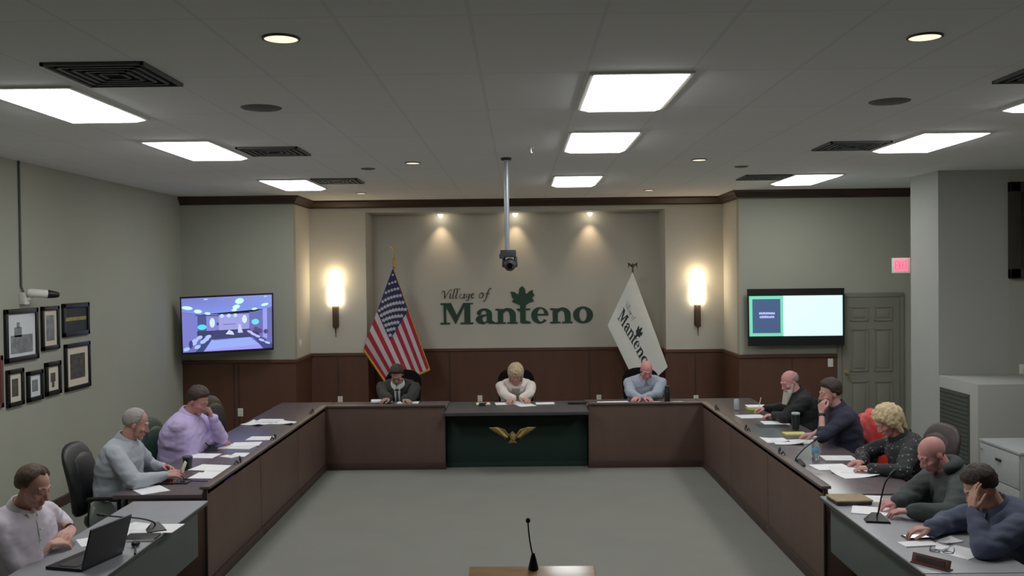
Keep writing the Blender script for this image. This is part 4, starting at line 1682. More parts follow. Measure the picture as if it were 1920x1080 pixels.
part('tablet_screen', MB().box(p + V((-.02, .0, .0115)), (.24, .15, .002), rotz(.05)), 'lens_black', t)
p = at(352, 880, z=WT)
t = thing('coffee_tumbler', 'black tumbler beside the gray-haired man\'s hand', 'tumbler', tuple(p))
part('cup_body', MB().lathe([(0, 0), (.036, 0), (.042, .10), (.0, .10)], p), 'black_plastic', t)
part('lid', MB().lathe([(0, .10), (.044, .10), (.044, .112), (.036, .118), (0, .118)], p), 'charcoal_plastic', t)
# left gray table
S(262, 990, 70, 'white sheet under the microphone neck on the left gray table', z=TZ, m='printed_paper')
S(296, 991, 88, 'white sheet right of the microphone on the left gray table', z=TZ, lift=.004)
S(268, 999, 78, 'pale gray sheet below the others on the left gray table', z=TZ, lift=.0025, m='printed_paper')
p = at(266, 1010, z=TZ)
t = thing('notebook', 'closed dark notebook on the left gray table', 'notebook', tuple(p))
part('cover', MB().box(p + V((0, 0, .009)), (.20, .15, .018), rotz(.05), .004), 'black_plastic', t)
part('page_block', MB().box(p + V((.002, -.001, .009)), (.196, .151, .011), rotz(.05)), 'white_paper', t)
S(168, 1016, 35, 'white sheet between the laptop and the man in the lavender shirt', z=TZ, w=.13, h=.20)
p = at(227, 1022, z=TZ)
solo('charger_block', MB().box(p + V((0, 0, .015)), (.05, .09, .03), rotz(.3), .006), 'white_plastic', 'small white charger block behind the laptop lid', 'charger')


def laptop():
    a, b = at(158, 1065, z=TZ + .02), at(226, 1035, z=TZ + .02)
    c_ = (a + b) / 2
    ang = math.atan2(b.y - a.y, b.x - a.x)
    t = thing('laptop', 'open black laptop facing the man in the lavender shirt', 'laptop', (c_.x, c_.y, TZ))
    R = rotz(ang)
    L = .36
    f = lambda u, v, d: c_ + R @ V((u, v, d - .02))
    m = MB().box(f(0, .125, .010), (L, .25, .018), R, .005)
    part('keyboard_base', m, 'black_plastic', t)
    m = MB().box(f(0, .12, .0205), (L * .86, .12, .003), R)
    part('keys', m, 'charcoal_plastic', t)
    tl = R @ Matrix.Rotation(math.radians(16), 3, 'X')
    c2 = f(0, 0, .02)
    lid = part('lid', MB().box(c2 + tl @ V((0, 0, .12)), (L, .012, .24), tl, .004), 'charcoal_plastic', t)
    part('display', MB().box(c2 + tl @ V((0, .0075, .12)), (L * .92, .002, .21), tl), 'lens_black', lid)


laptop()
# right desk
S(1421, 762, 88, 'white sheet beside the silver can, farthest on the right desk', lift=.012, th=.006)
S(1424, 767, 86, 'lime green folder under the farthest right papers', m='green_card', name='folder', cat='folder', th=.010, w=.24, h=.31, group=None)
S(1408, 781, 95, 'white printed sheet under the bearded man\'s hands', m='printed_paper', w=.24, h=.30)
S(1453, 793, 88, 'white sheet between the bearded man and the dark tumbler', m='printed_paper')
S(1448, 798, 88, 'dark folder under the sheet beside the dark tumbler', m='steel_dark', name='folder', cat='folder', lift=-.0, th=.002, w=.25, h=.33, group=None)
S(1490, 814, 90, 'yellow notepad at the navy-jacket man\'s hand', m='yellow_paper', name='notepad', cat='notepad', th=.012, w=.15, h=.22, group=None)
S(1448, 826, 92, 'white sheet of the spread near the ledge before the navy-jacket man', w=.25, h=.30, curl=.06)
S(1478, 830, 84, 'white sheet in the middle of the spread before the navy-jacket man', lift=.004, m='printed_paper', curl=.06)
S(1508, 828, 100, 'white sheet of the spread nearest the water bottle', lift=.002, m='printed_paper', w=.24)
S(1572, 859, 86, 'white printed sheet beyond the blonde curly-haired woman\'s hand', m='printed_paper')
S(1558, 876, 95, 'white sheet before the curly-haired woman, closest to the ledge', lift=.002, w=.23, h=.30)
S(1592, 881, 80, 'white sheet under the curly-haired woman\'s writing hand', lift=.004, m='printed_paper', w=.24, h=.31)
S(1602, 890, 100, 'white sheet lowest in the curly-haired woman\'s pile', lift=.0, w=.25, h=.30, curl=.05)
p = at(1381, 769, z=WT)
t = thing('drink_can', 'silver drink can at the far end of the right desk', 'can', tuple(p))
part('can_body', MB().lathe([(0, 0), (.026, 0), (.033, .008), (.033, .122), (.026, .135), (0, .135)], p), 'can_silver', t)
part('can_lid', MB().lathe([(0, .134), (.026, .135), (.027, .139), (.022, .139), (0, .136)], p), 'chrome', t)
p = at(1492, 806, z=WT)
t = thing('travel_tumbler', 'dark green travel tumbler with pale lid on the right desk', 'tumbler', tuple(p))
part('cup_body', MB().lathe([(0, 0), (.034, 0), (.043, .12), (.043, .165), (0, .165)], p), 'steel_dark', t)
part('lid', MB().lathe([(0, .165), (.045, .165), (.045, .178), (.038, .185), (0, .185)], p), 'can_silver', t)
p = at(1529, 861, z=WT)
t = thing('water_bottle', 'clear plastic water bottle on the right worktop beside the microphone', 'bottle', tuple(p))
part('bottle_body', MB().lathe([(0, 0), (.030, 0), (.033, .01), (.031, .06), (.033, .11), (.030, .14), (.013, .175), (.013, .19), (0, .19)], p), 'clear_plastic', t)
part('bottle_label', MB().lathe([(.0335, .06), (.0345, .062), (.0345, .105), (.0335, .107)], p), 'label_blue', t)
part('bottle_cap', MB().lathe([(0, .188), (.015, .188), (.015, .205), (0, .205)], p), 'white_plastic', t)
# right gray table
p = at(1592, 942, z=TZ)
t = thing('leather_folio', 'tan leather folio lying closed at the far end of the right gray table', 'folio', tuple(p))
part('cover', MB().box(p + V((.0, 0, .033)), (.27, .21, .012), rotz(.06), .005), 'tan_leather', t)
part('page_block', MB().box(p + V((0, 0, .016)), (.255, .20, .025), rotz(.06), .003), 'black_leather', t)
S(1618, 935, 80, 'gray sheet sticking out beside the leather folio', z=TZ, m='printed_paper', w=.2)
S(1634, 958, 68, 'white sheet under the hooded man\'s hands', z=TZ, lift=.002, w=.22, h=.26)
p = at(1718, 1008, z=TZ)
t = thing('phone', 'black smartphone with lit screen under the dark-haired man\'s hand', 'phone', tuple(p))
part('phone_body', MB().box(p + V((0, 0, .005)), (.16, .085, .009), rotz(.12), .004), 'black_plastic', t)
part('phone_screen', MB().box(p + V((0, 0, .0098)), (.135, .066, .001), rotz(.12)), 'phone_glow', t)
S(1722, 1021, 8, 'folded white sheet on the right gray table, left of the eyeglasses', z=TZ, th=.008, w=.22, h=.10)
S(1780, 1015, 25, 'small white folded sheet near the phone on the right gray table', z=TZ, th=.006, w=.14, h=.10, curl=.02)
S(1803, 1036, 35, 'white sheet on the right gray table, by the dark-haired man\'s elbow', z=TZ, w=.216, h=.20)
p = at(1765, 1036, z=TZ)
t = thing('eyeglasses', 'thin dark-framed eyeglasses lying on the right gray table', 'eyeglasses', tuple(p))
R = rotz(-.5)
gm = MB()
for s in (-1, 1):
    gm.tube([p + R @ V((s * .036 + .028 * math.cos(a), .020 * math.sin(a), .005)) for a in [2 * PI * k / 16 for k in range(17)]], .0024, n=6)
gm.tube([p + R @ V((-.01, .004, .006)), p + R @ V((0, .008, .007)), p + R @ V((.01, .004, .006))], .002, n=6)
part('rim', gm, 'black_plastic', t)
for s in (-1, 1):
    part('temple', MB().tube([p + R @ V((s * .064, 0, .005)), p + R @ V((s * .066, .07, .005)), p + R @ V((s * .06, .125, .003))], .0022, n=6), 'black_plastic', t)
p = at(1752, 1030, z=TZ)
S(1766, 1029, 60, 'crumpled white tissue beside the eyeglasses', z=TZ, th=.010, w=.10, h=.07, curl=.04, name='paper_tissue', cat='tissue', group=None)
p = at(1746, 1062, z=TZ)
t = thing('nameplate', 'dark wood desk nameplate lying on the right gray table', 'nameplate', tuple(p))
R = rotz(math.radians(-52))
part('plate_body', MB().box(p + V((0, 0, .03)), (.22, .02, .055), R @ Matrix.Rotation(-.35, 3, 'X'), .003), 'name_plate_wood', t)
part('plate_face', MB().box(p + R @ V((0, -.0112, .034)), (.17, .002, .026), R @ Matrix.Rotation(-.35, 3, 'X')), 'brown_leather', t)
part('plate_base', MB().box(p + V((0, 0, .004)), (.23, .05, .008), R, .003), 'name_plate_wood', t)
# back desks
S(716, 753, 8, 'gray sheet before the suited man, at his right hand', w=.279, h=.2, z=WT, lift=.01, th=.02, m='printed_paper')
S(765, 755, 2, 'white sheet before the suited man, at his left hand', w=.279, h=.2)
CT = .737
S(906, 757, 4, 'cream sheet at the left end of the center desk papers', z=CT, w=.18, h=.2, m='cream_paper')
S(946, 757, 6, 'white sheet left of the center on the center desk', z=CT, w=.24, h=.216)
S(968, 756, -12, 'white sheet stack under the white-cardigan woman\'s hands', z=CT, w=.26, h=.216, lift=.004, th=.012, m='printed_paper')
S(986, 760, 20, 'bluish sheet at the front of the center desk papers', z=CT, w=.22, h=.216, lift=.004, m='printed_paper')
S(1022, 757, 3, 'small white sheet right of the white-cardigan woman', z=CT, w=.24, h=.15, th=.008)
p = at(904, 761, z=CT)
solo('stapler', MB().box(p + V((0, 0, .012)), (.09, .035, .024), rotz(.3), .008).box(p + V((.01, 0, .032)), (.1, .03, .016), rotz(.3), .006), 'steel_dark', 'small dark stapler on the cream sheet of the center desk', 'stapler')
S(1150, 756, 3, 'long white sheet before the bald man in light blue', w=.40, h=.2, th=.012)
S(1228, 756, -4, 'white sheet at the left hand of the bald man in light blue', w=.14, h=.2, th=.01)
S(1272, 756, 4, 'white sheet right of the black flask on the back desk', w=.14, h=.18, th=.012)
p = at(1085, 757, z=CT)
solo('remote_control', MB().box(p + V((0, 0, .012)), (.28, .10, .022), rotz(.05), .008), 'black_plastic', 'flat black case at the right end of the center desk', 'case')
p = at(1251, 757, z=WT)
t = thing('flask', 'tall black flask beside the bald man in light blue', 'flask', tuple(p))
part('flask_body', MB().lathe([(0, 0), (.036, 0), (.038, .01), (.038, .17), (.03, .19), (0, .19)], p), 'black_plastic', t)
part('flask_cap', MB().lathe([(0, .19), (.03, .19), (.03, .225), (.024, .232), (0, .232)], p), 'steel_dark', t)
# ================================================================== PEOPLE
mat('shirt_lavender_white', hexc(212, 203, 218), 0.85, var=0.03, scale=8)
mat('shirt_pale_blue', hexc(166, 173, 184), 0.85, var=0.03, scale=8)
mat('shirt_purple', hexc(192, 174, 226), 0.85, var=0.03, scale=8)
mat('suit_dark', hexc(44, 46, 44), 0.85, var=0.08, scale=40)
mat('shirt_white', hexc(214, 214, 214), 0.85, var=0.02)
mat('tie_gray', hexc(70, 78, 76), 0.7, var=0.1, scale=60)
mat('cardigan_white', hexc(226, 219, 212), 0.9, var=0.03, scale=30, bump=.2, bscale=200)
mat('blouse_tan', hexc(170, 158, 148), 0.85, var=0.05, scale=30)
mat('shirt_light_blue', hexc(154, 164, 182), 0.85, var=0.04, scale=20)
mat('jacket_black', hexc(24, 28, 29), 0.8, var=0.1, scale=10)
mat('sweater_navy', hexc(40, 42, 58), 0.9, var=0.08, scale=20, bump=.2, bscale=200)
mat('hoodie_gray', hexc(60, 67, 66), 0.95, var=0.08, scale=20, bump=.2, bscale=250)
mat('shirt_slate', hexc(72, 80, 102), 0.85, var=0.06, scale=12)
mat('trouser_dark', hexc(34, 35, 44), 0.9, var=0.08, scale=20)
mat('trouser_navy', hexc(30, 32, 52), 0.9, var=0.08, scale=20)
mat('trouser_gray', hexc(70, 72, 76), 0.9, var=0.08, scale=20)
mat('shoe_black', hexc(22, 20, 20), 0.4, var=0.1)
mat('hair_brown', hexc(92, 74, 60), 0.65, var=0.3, scale=60, bump=.5, bscale=160)
mat('hair_dark', hexc(54, 43, 37), 0.6, var=0.3, scale=60, bump=.5, bscale=160)
mat('hair_gray', hexc(152, 144, 140), 0.7, var=0.2, scale=60, bump=.5, bscale=160)
mat('hair_blonde', hexc(182, 160, 126), 0.65, var=0.3, scale=50, bump=.5, bscale=160)
mat('hair_curl', hexc(204, 180, 138), 0.65, var=0.35, scale=40, bump=.6, bscale=120)
mat('beard_white', hexc(190, 184, 172), 0.8, var=0.15, scale=60, bump=.5, bscale=160)


def dots_mat():
    m = bpy.data.materials.new('blouse_dotted')
    m.use_nodes = True
    nt = m.node_tree
    b = nt.nodes['Principled BSDF']
    b.inputs['Roughness'].default_value = .85
    tc = nt.nodes.new('ShaderNodeTexCoord')
    vo = nt.nodes.new('ShaderNodeTexVoronoi')
    vo.inputs['Scale'].default_value = 30
    nt.links.new(tc.outputs['Object'], vo.inputs['Vector'])
    r = nt.nodes.new('ShaderNodeValToRGB')
    r.color_ramp.elements[0].position = .17
    r.color_ramp.elements[0].color = (*hexc(130, 140, 140), 1)
    r.color_ramp.elements[1].position = .23
    r.color_ramp.elements[1].color = (*hexc(22, 26, 27), 1)
    nt.links.new(vo.outputs['Distance'], r.inputs['Fac'])
    nt.links.new(r.outputs['Color'], b.inputs['Base Color'])
    MATS['blouse_dotted'] = m


dots_mat()

XAX = V((1, 0, 0))
TORSO = [(0, .175, .125), (.15, .178, .132), (.35, .175, .135), (.55, .185, .138), (.75, .200, .132), (.87, .190, .112), (.95, .125, .088), (1.0, .068, .066)]


def interp(tab, t):
    for a, b in zip(tab, tab[1:]):
        if t <= b[0]:
            s = (t - a[0]) / (b[0] - a[0])
            s = max(0, min(1, s))
            return a[1] + (b[1] - a[1]) * s, a[2] + (b[2] - a[2]) * s
    return tab[-1][1], tab[-1][2]


def hand(mb, W, d, n, right, curl=.5, spread=1.0):
    d = V(d).normalized()
    n = V(n)
    n = (n - d * n.dot(d)).normalized()
    s = n.cross(d) if right else -(n.cross(d))
    W = V(W)
    offs = (.036, .0125, -.0115, -.034)
    klen = (.086, .090, .086, .077)
    fs = (.96, 1.06, .99, .80)
    for o, kl, f in zip(offs, klen, fs):
        K = W + d * kl + s * o * 1.0
        mb.capsule(W + d * .008 + s * o * .45, K, .0185, .0125, n=10)
        ang = 0.0
        p = K
        fd = (d + s * o * 3.2 * spread).normalized()
        for ln, cu, r0, r1 in ((.043, .75, .0100, .0092), (.027, 1.0, .0092, .0085), (.021, .7, .0085, .0072)):
            ang += cu * curl * 1.05
            dd = fd * math.cos(ang) - n * math.sin(ang)
            q = p + dd * ln * f
            mb.capsule(p, q, r0, r1, n=9, k=3)
            p = q
    b = W + d * .022 + s * .022 - n * .004
    d1 = (d * .62 + s * .75 - n * .28).normalized()
    d2 = (d * .92 + s * (.35 - .5 * curl) - n * (.25 + .3 * curl)).normalized()
    p1 = b + d1 * .046
    p2 = p1 + d2 * .034
    p3 = p2 + (d2 - s * .25 * curl - n * .1).normalized() * .026
    mb.capsule(b, p1, .0155, .0125, n=9)
    mb.capsule(p1, p2, .0120, .0108, n=9)
    mb.capsule(p2, p3, .0108, .0088, n=9)


def ik(S, W, a, b, hint, zmin):
    D = W - S
    L = D.length
    if L > (a + b) * .985:
        k = L / ((a + b) * .985)
        a *= k
        b *= k
    u = D.normalized()
    x = (a * a - b * b + L * L) / (2 * L)
    r = math.sqrt(max(a * a - x * x, 1e-6))
    e1 = u.orthogonal().normalized()
    e2 = u.cross(e1)
    best = None
    for k in range(72):
        t = 2 * PI * k / 72
        dv = e1 * math.cos(t) + e2 * math.sin(t)
        E_ = S + u * x + dv * r
        sc = dv.dot(hint)
        if zmin is not None and E_.z < zmin and E_.y > .16:
            sc -= (zmin - E_.z) * 30
        if best is None or sc > best[0]:
            best = (sc, E_)
    return best[1]


def hair_mesh(style, seed=0):
    c0 = V((0, -.012, .035))
    a = (.077, .098, .088)
    n, m = 56, 36
    vs = []

    def thick(d):
        az = math.degrees(math.atan2(abs(d.x), d.y))
        def tb(tab):
            for p, q in zip(tab, tab[1:]):
                if az <= q[0]:
                    return p[1] + (q[1] - p[1]) * (az - p[0]) / (q[0] - p[0])
            return tab[-1][1]
        nz = mnoise.noise(d * 7 + V((seed, 0, 0)))
        if style == 'short':
            h = tb([(0, .52), (35, .46), (58, .30), (72, -.22), (95, -.35), (112, -.62), (180, -.80)])
            t = .012 + .020 * max(0, d.z) ** .7 + .007 * nz + .004 * mnoise.noise(d * 15)
        elif style == 'receding':
            h = tb([(0, .74), (30, .82), (50, .62), (64, .2), (72, -.2), (95, -.32), (112, -.62), (180, -.80)])
            t = .015 + .006 * max(0, d.z) + .004 * nz
        elif style == 'crop':
            h = tb([(0, .80), (30, .90), (55, .74), (66, .30), (76, -.25), (95, -.35), (112, -.62), (180, -.80)])
            t = .009 + .003 * nz
        elif style == 'fringe':
            h = tb([(0, 9), (70, 9), (80, -.2), (95, -.35), (112, -.6), (180, -.75)])
            t = .007 + .003 * nz
            if d.z > .34:
                return -.02
        elif style == 'bob':
            h = tb([(0, .22), (30, .18), (50, -.1), (62, -.6), (90, -.95), (180, -1.1)])
            t = .032 + .012 * nz
        else:
            h = tb([(0, .34), (30, .28), (52, -.1), (64, -.7), (100, -.9), (180, -1.1)])
            t = .038 + .016 * nz + .008 * mnoise.noise(d * 16)
        k = (d.z - h) / (.22 if style in ('short', 'receding', 'crop') else .16)
        k = max(-1, min(1, k))
        return t * max(k, 0) ** .75 if k > 0 else -.02 * min(1, -k * 2)
    for j in range(m + 1):
        t = -PI / 2 + PI * j / m
        for i in range(n):
            an = 2 * PI * i / n
            d = V((math.cos(t) * math.cos(an), math.cos(t) * math.sin(an), math.sin(t)))
            rb = 1 / math.sqrt((d.x / a[0]) ** 2 + (d.y / a[1]) ** 2 + (d.z / a[2]) ** 2)
            vs.append(c0 + d * (rb + .001 + thick(d)))
    fs = []
    for j in range(m):
        for i in range(n):
            fs.append((j * n + i, j * n + (i + 1) % n, (j + 1) * n + (i + 1) % n, (j + 1) * n + i))
    mb = MB().add(vs, fs)
    if style == 'bob':
        for s in (-1, 1):
            for k in range(5):
                y = .035 - .03 * k
                mb.capsule((s * (.080), y, .03), (s * (.078 + .006 * (k % 2)), y + .012, -.095 - .01 * (k % 3)), .026, .014, n=8)
        for k in range(5):
            x = -.06 + .03 * k
            mb.capsule((x, -.09, .02), (x * 1.05, -.085, -.10), .028, .016, n=8)
            mb.capsule((x * .9, .06, .105), (x * 1.0, .098, .045), .02, .012, n=8)
    if style == 'curly':
        rnd = random.Random(5)
        for k in range(46):
            an = rnd.uniform(0, 2 * PI)
            t = rnd.uniform(-.9, 1.5)
            d = V((math.cos(t) * math.cos(an), math.cos(t) * math.sin(an), math.sin(t)))
            if thick(d) > .02:
                p = c0 + V((d.x * .098, d.y * .12, d.z * .11))
                mb.ell(p, (.024, .024, .022), n=10, m=7)
        for s in (-1, 1):
            mb.capsule((s * .088, -.02, 0), (s * .08, -.03, -.10), .032, .02, n=8)
        mb.capsule((0, -.10, 0), (0, -.09, -.11), .05, .03, n=10)
    return mb


NP = [0]
BODYVOX = .0052


def person(label, H, phi, yaw, pitch, hands, top, hair, hairm, trousers='trouser_dark', skin=(176, 132, 118), girth=1.0, sw=1.0, table=.745,
           sleeve=1.0, collar=None, extras=(), L=.50, roll=0.0, beard=0.0, hscale=1.0, bald_tint=0, neck=.118, bulk=0.0):
    NP[0] += 1
    rz = math.radians(phi) - PI / 2
    yaw, pitch, roll = [math.radians(v) for v in (yaw, pitch, roll)]
    Rb = rotz(rz)
    tilt = .12 + .5 * pitch
    nd = rotz(yaw * .5) @ V((0, math.sin(tilt), math.cos(tilt)))
    off = nd * neck + V((0, .030 + (.118 - neck) * .8, 0))
    z0 = .57
    Nz = H.z - off.z
    dz = Nz - z0
    if dz > L * .985:
        L = dz / .985
    dy = math.sqrt(L * L - dz * dz)
    root = H - Rb @ (off + V((0, dy, 0)))
    root.z = 0
    t = thing('person', label, 'person', tuple(root), rz, 'people seated around the desks')
    toL = lambda p: Rb.transposed() @ (V(p) - root)
    HC = toL(H)
    Nk = HC - off
    P0 = V((0, 0, z0 - .06))
    mid = (P0 + Nk) / 2 + V((0, -.055, .03))

    def spine(u):
        p = P0 * (1 - u) ** 2 + mid * (2 * u * (1 - u)) + Nk * u * u
        d = (mid - P0) * (2 * (1 - u)) + (Nk - mid) * (2 * u)
        return p, d.normalized()

    def size(u, add=0.0):
        w, d = interp(TORSO, u)
        k = 1 + (girth - 1) * max(0, min(1, (1.0 - u) / .4))
        return w * (1 + (k - 1) * .75) * (1 if u < .5 else 1 + (sw - 1)) + add, d * k + add

    def frame(u):
        p, d = spine(u)
        fwd = d.cross(XAX)
        fwd = -fwd if fwd.y < 0 else fwd
        return p, d, fwd.normalized()

    def ring(u, add, n=24, e=2.3):
        p, d, f = frame(u)
        w, dd = size(u, add)
        out = []
        for j in range(n):
            a = 2 * PI * j / n
            c_, s_ = math.cos(a), math.sin(a)
            out.append(p + XAX * (w * math.copysign(abs(c_) ** (2 / e), c_)) + f * (dd * math.copysign(abs(s_) ** (2 / e), s_)))
        return out

    def chest(u, x, offs):
        p, d, f = frame(u)
        w, dd = size(u, 0)
        y = dd * max(0, 1 - abs(x / w) ** 2.3) ** (1 / 2.3)
        return p + XAX * x + f * (y + offs)
    # head
    Rh = rotz(yaw) @ Matrix.Rotation(-pitch, 3, 'X') @ Matrix.Rotation(roll, 3, 'Y')
    hs = hscale
    h = lambda x, y, z: HC + Rh @ (V((x, y, z)) * hs)
    sc = lambda r: tuple(v * hs for v in r)
    B_ = MB()
    B_.ell(h(0, -.012, .035), sc((.077, .098, .088)), Rh, 28, 18)
    B_.ell(h(0, .03, -.012), sc((.066, .066, .088)), Rh, 24, 14)
    B_.ell(h(0, .034, -.062), sc((.055, .056, .052)), Rh, 24, 14)
    B_.ell(h(0, .079, -.098), sc((.024, .020, .020)), Rh)
    B_.capsule(h(0, .090, .014), h(0, .113, -.026), .0085 * hs, .0135 * hs)
    for s in (-1, 1):
        B_.ell(h(s * .013, .099, -.031), sc((.010, .012, .009)), Rh)
        B_.capsule(h(s * .010, .091, .030), h(s * .046, .076, .030), .0115 * hs, .010 * hs)
        B_.ell(h(s * .042, .064, -.022), sc((.025, .024, .022)), Rh)
        B_.ell(h(s * .076, -.010, -.008), sc((.009, .019, .029)), Rh @ rotz(-s * .3))
        B_.ell(h(s * .031, .0800, .0115), sc((.0175, .0145, .0115)), Rh)
    B_.capsule(h(-.019, .090, -.0575), h(.019, .090, -.0575), .0075 * hs, .0075 * hs)
    B_.ell(h(0, .093, -.058), sc((.016, .012, .007)), Rh)
    B_.ell(h(0, .090, -.071), sc((.019, .012, .008)), Rh)
    B_.capsule(Nk + V((0, -.01, -.04)), HC + Rh @ V((0, -.018, -.055)), .060 * (1 + (girth - 1) * .5), .054)
    # torso, legs
    B_.loft([ring(u / 14, -.018) for u in range(15)])
    hipw = .085
    knees, ankles, hips = [], [], []
    for s in (-1, 1):
        hp = V((s * hipw, .02, z0 - .05))
        kn = V((s * .13, .43, .505))
        an = V((s * .125, .40, .095))
        hips.append(hp)
        knees.append(kn)
        ankles.append(an)
        B_.capsule(hp, kn, .066, .05)
        B_.capsule(kn, an, .048, .035)
        B_.capsule(an + V((0, 0, -.04)), an + V((0, .12, -.055)), .032, .024)
    # arms
    arm = {}
    pS, dS, fS = frame(.88)
    for key, s in (('L', -1), ('R', 1)):
        hd = hands[key]
        S = pS + XAX * (s * .192 * sw) + fS * (.012) - dS * .02
        pos = toL(hd['p'])
        d = V(hd.get('d', (s * -.25, 1, -.05))).normalized()
        W = pos - d * .07
        hint = V(hd.get('hint', (s * 1.0, -.1, -.75))).normalized()
        E_ = ik(S, W, .30, .255, hint, table + .05)
        arm[key] = (S, E_, W)
        B_.ell(S, (.05, .05, .05))
        B_.capsule(S, E_, .042, .036)
        B_.capsule(E_, W, .037, .0245)
        hand(B_, W, d, hd.get('n', (0, 0, 1)), key == 'R', hd.get('curl', .5), hd.get('spread', 1.0))
    me = remesh(B_, BODYVOX, 3, .5)
    # skin colour
    co = coords(me)
    RhN = np.array(Rh)
    hl = (co - np.array(HC)) @ RhN / hs
    base = np.minimum(np.array(hexc(*skin)) * 1.3, .8)
    col = np.tile(base, (len(co), 1))

    def blob(c, r, tint, k):
        dd = np.sqrt((((hl - np.array(c)) / np.array(r)) ** 2).sum(1))
        w = np.clip(1.25 - dd, 0, 1) * k
        col[:] = col * (1 - w[:, None]) + np.array(tint) * base * w[:, None]
    for s in (-1, 1):
        blob((s * .045, .07, -.03), (.03, .03, .03), (1.05, .78, .76), .6)
        blob((s * .08, -.01, -.005), (.02, .03, .04), (1.02, .76, .74), .7)
        blob((s * .031, .09, .004), (.018, .02, .010), (.7, .6, .6), .35)
    blob((0, .11, -.025), (.02, .025, .03), (1.04, .74, .72), .6)
    blob((0, .098, -.064), (.024, .016, .012), (.80, .48, .50), .9)
    blob((0, .104, -.0645), (.024, .014, .0025), (.35, .2, .2), .7)
    if beard:
        blob((0, .07, -.075), (.07, .075, .045), (.5, .48, .48), beard)
    if bald_tint:
        blob((0, -.02, .10), (.09, .11, .06), (1.05, .88, .88), bald_tint)
    nz = np.sin(co[:, 0] * 90) * np.sin(co[:, 1] * 80 + 1) * np.sin(co[:, 2] * 85)
    col *= (1 + .04 * nz)[:, None]
    set_col(me, np.clip(col, 0, 1))
    me.materials.append(MATS['skin'])
    me.name = 'body'
    body = part('body', me, None, t, world=False)
    # eyes and brows
    for s in (-1, 1):
        e = MB().ell(h(s * .031, .0795, .004), (.0120 * hs,) * 3, Rh @ Matrix.Rotation(-.35, 3, 'X'), 14, 10)
        em = e.mesh('eye', ['eye_white', 'eye_dark'], True)
        fwd = Rh @ V((0, math.cos(.35), -math.sin(.35)))
        cc = h(s * .031, .0795, .004)
        for pl in em.polygons:
            if (V(pl.center) - cc).normalized().dot(fwd) > .88:
                pl.material_index = 1
        part('eye', em, None, t, world=False)
    eb = MB()
    for s in (-1, 1):
        eb.tube([h(s * .014, .0965, .034), h(s * .030, .0915, .039), h(s * .046, .0795, .036)], [.0030 * hs, .0035 * hs, .002 * hs], n=6)
    part('eyebrows', eb, hairm if hairm else 'hair_brown', t, world=False)
    if hair:
        hm = hair_mesh(hair, NP[0] * 3.1)
        hm.v = [tuple(h(*p)) for p in hm.v]
        if hair in ('bob', 'curly'):
            mm = remesh(hm, .006, 5)
            mm.materials.append(M_(hairm))
            mm.name = 'hair'
            part('hair', mm, None, t, world=False)
        else:
            part('hair', hm, hairm, t, world=False, smooth=True)
    # clothes
    C_ = MB()
    C_.loft([ring(.03 + .95 * u / 16, .020 - .010 * max(0, (u - 12) / 4)) for u in range(17)])
    slv = sleeve if isinstance(sleeve, dict) else {'L': sleeve, 'R': sleeve}
    for key in 'LR':
        S, E_, W = arm[key]
        k = (girth - 1) * .02 + bulk
        C_.capsule(S - dS * .015, E_, .074 + k * .8, .063 + k * .7)
        if slv[key] >= .9:
            C_.capsule(E_, W - (W - E_).normalized() * .01, .061 + k * .8, .043 + bulk * .6)
        elif slv[key] > 0:
            C_.capsule(E_, E_.lerp(W, slv[key]), .061 + k * .6, .052)
    cm = remesh(C_, .0105, 6)
    co = coords(cm)
    nr = np.empty(len(cm.vertices) * 3)
    cm.vertices.foreach_get('normal', nr)
    nr = nr.reshape(-1, 3)
    w = np.array([mnoise.noise(V((p[0] * 8 + NP[0], p[1] * 9, p[2] * 19 + p[0] * 8))) + .25 * mnoise.noise(V((p[0] * 22, p[1] * 22 + NP[0], p[2] * 44))) for p in co])
    co = co + nr * (w * .011)[:, None]
    cm.vertices.foreach_set('co', co.ravel())
    cm.materials.append(M_(top))
    cm.name = 'shirt'
    nm = 'jacket' if top in ('suit_dark', 'jacket_black') else 'cardigan' if top == 'cardigan_white' else 'hoodie' if top == 'hoodie_gray' else 'sweater' if top == 'sweater_navy' else 'shirt'
    part(nm, cm, None, t, world=False)
    cuffm = top if collar == 'hood' else collar
    if slv['L'] >= .9 and collar:
        for key in 'LR':
            S, E_, W = arm[key]
            u = (W - E_).normalized()
            part('cuff', MB().capsule(W - u * .045, W - u * .012, .039, .037, k=2), cuffm, t, world=False)
    # trousers and shoes
    T_ = MB()
    T_.loft([ring(.0 + .16 * u / 3, .016) for u in range(4)])
    for hp, kn, an in zip(hips, knees, ankles):
        T_.capsule(hp, kn, .087, .068)
        T_.capsule(kn, an + V((0, 0, .03)), .066, .052)
    tm = remesh(T_, .014, 3)
    tm.materials.append(M_(trousers))
    part('trousers', tm, None, t, world=False)
    for an in ankles:
        sh = MB()
        sh.loft([[V((an.x + w_ * math.cos(a), an.y + yy + 0 * a, .004 + hh * max(0, math.sin(a)) + (0 if math.sin(a) > 0 else 0))) for a in [2 * PI * k / 16 for k in range(16)]]
                 for yy, w_, hh in ((-.075, .02, .05), (-.065, .036, .085), (-.02, .042, .105), (.05, .045, .085), (.12, .05, .06), (.17, .042, .045), (.195, .02, .025))])
        part('shoe', sh, 'shoe_black', t, world=False, smooth=True)
    # collar
    pn, dn, fn_ = frame(.97)
    ax = (HC + Rh @ V((0, -.018, -.055)) - Nk).normalized()
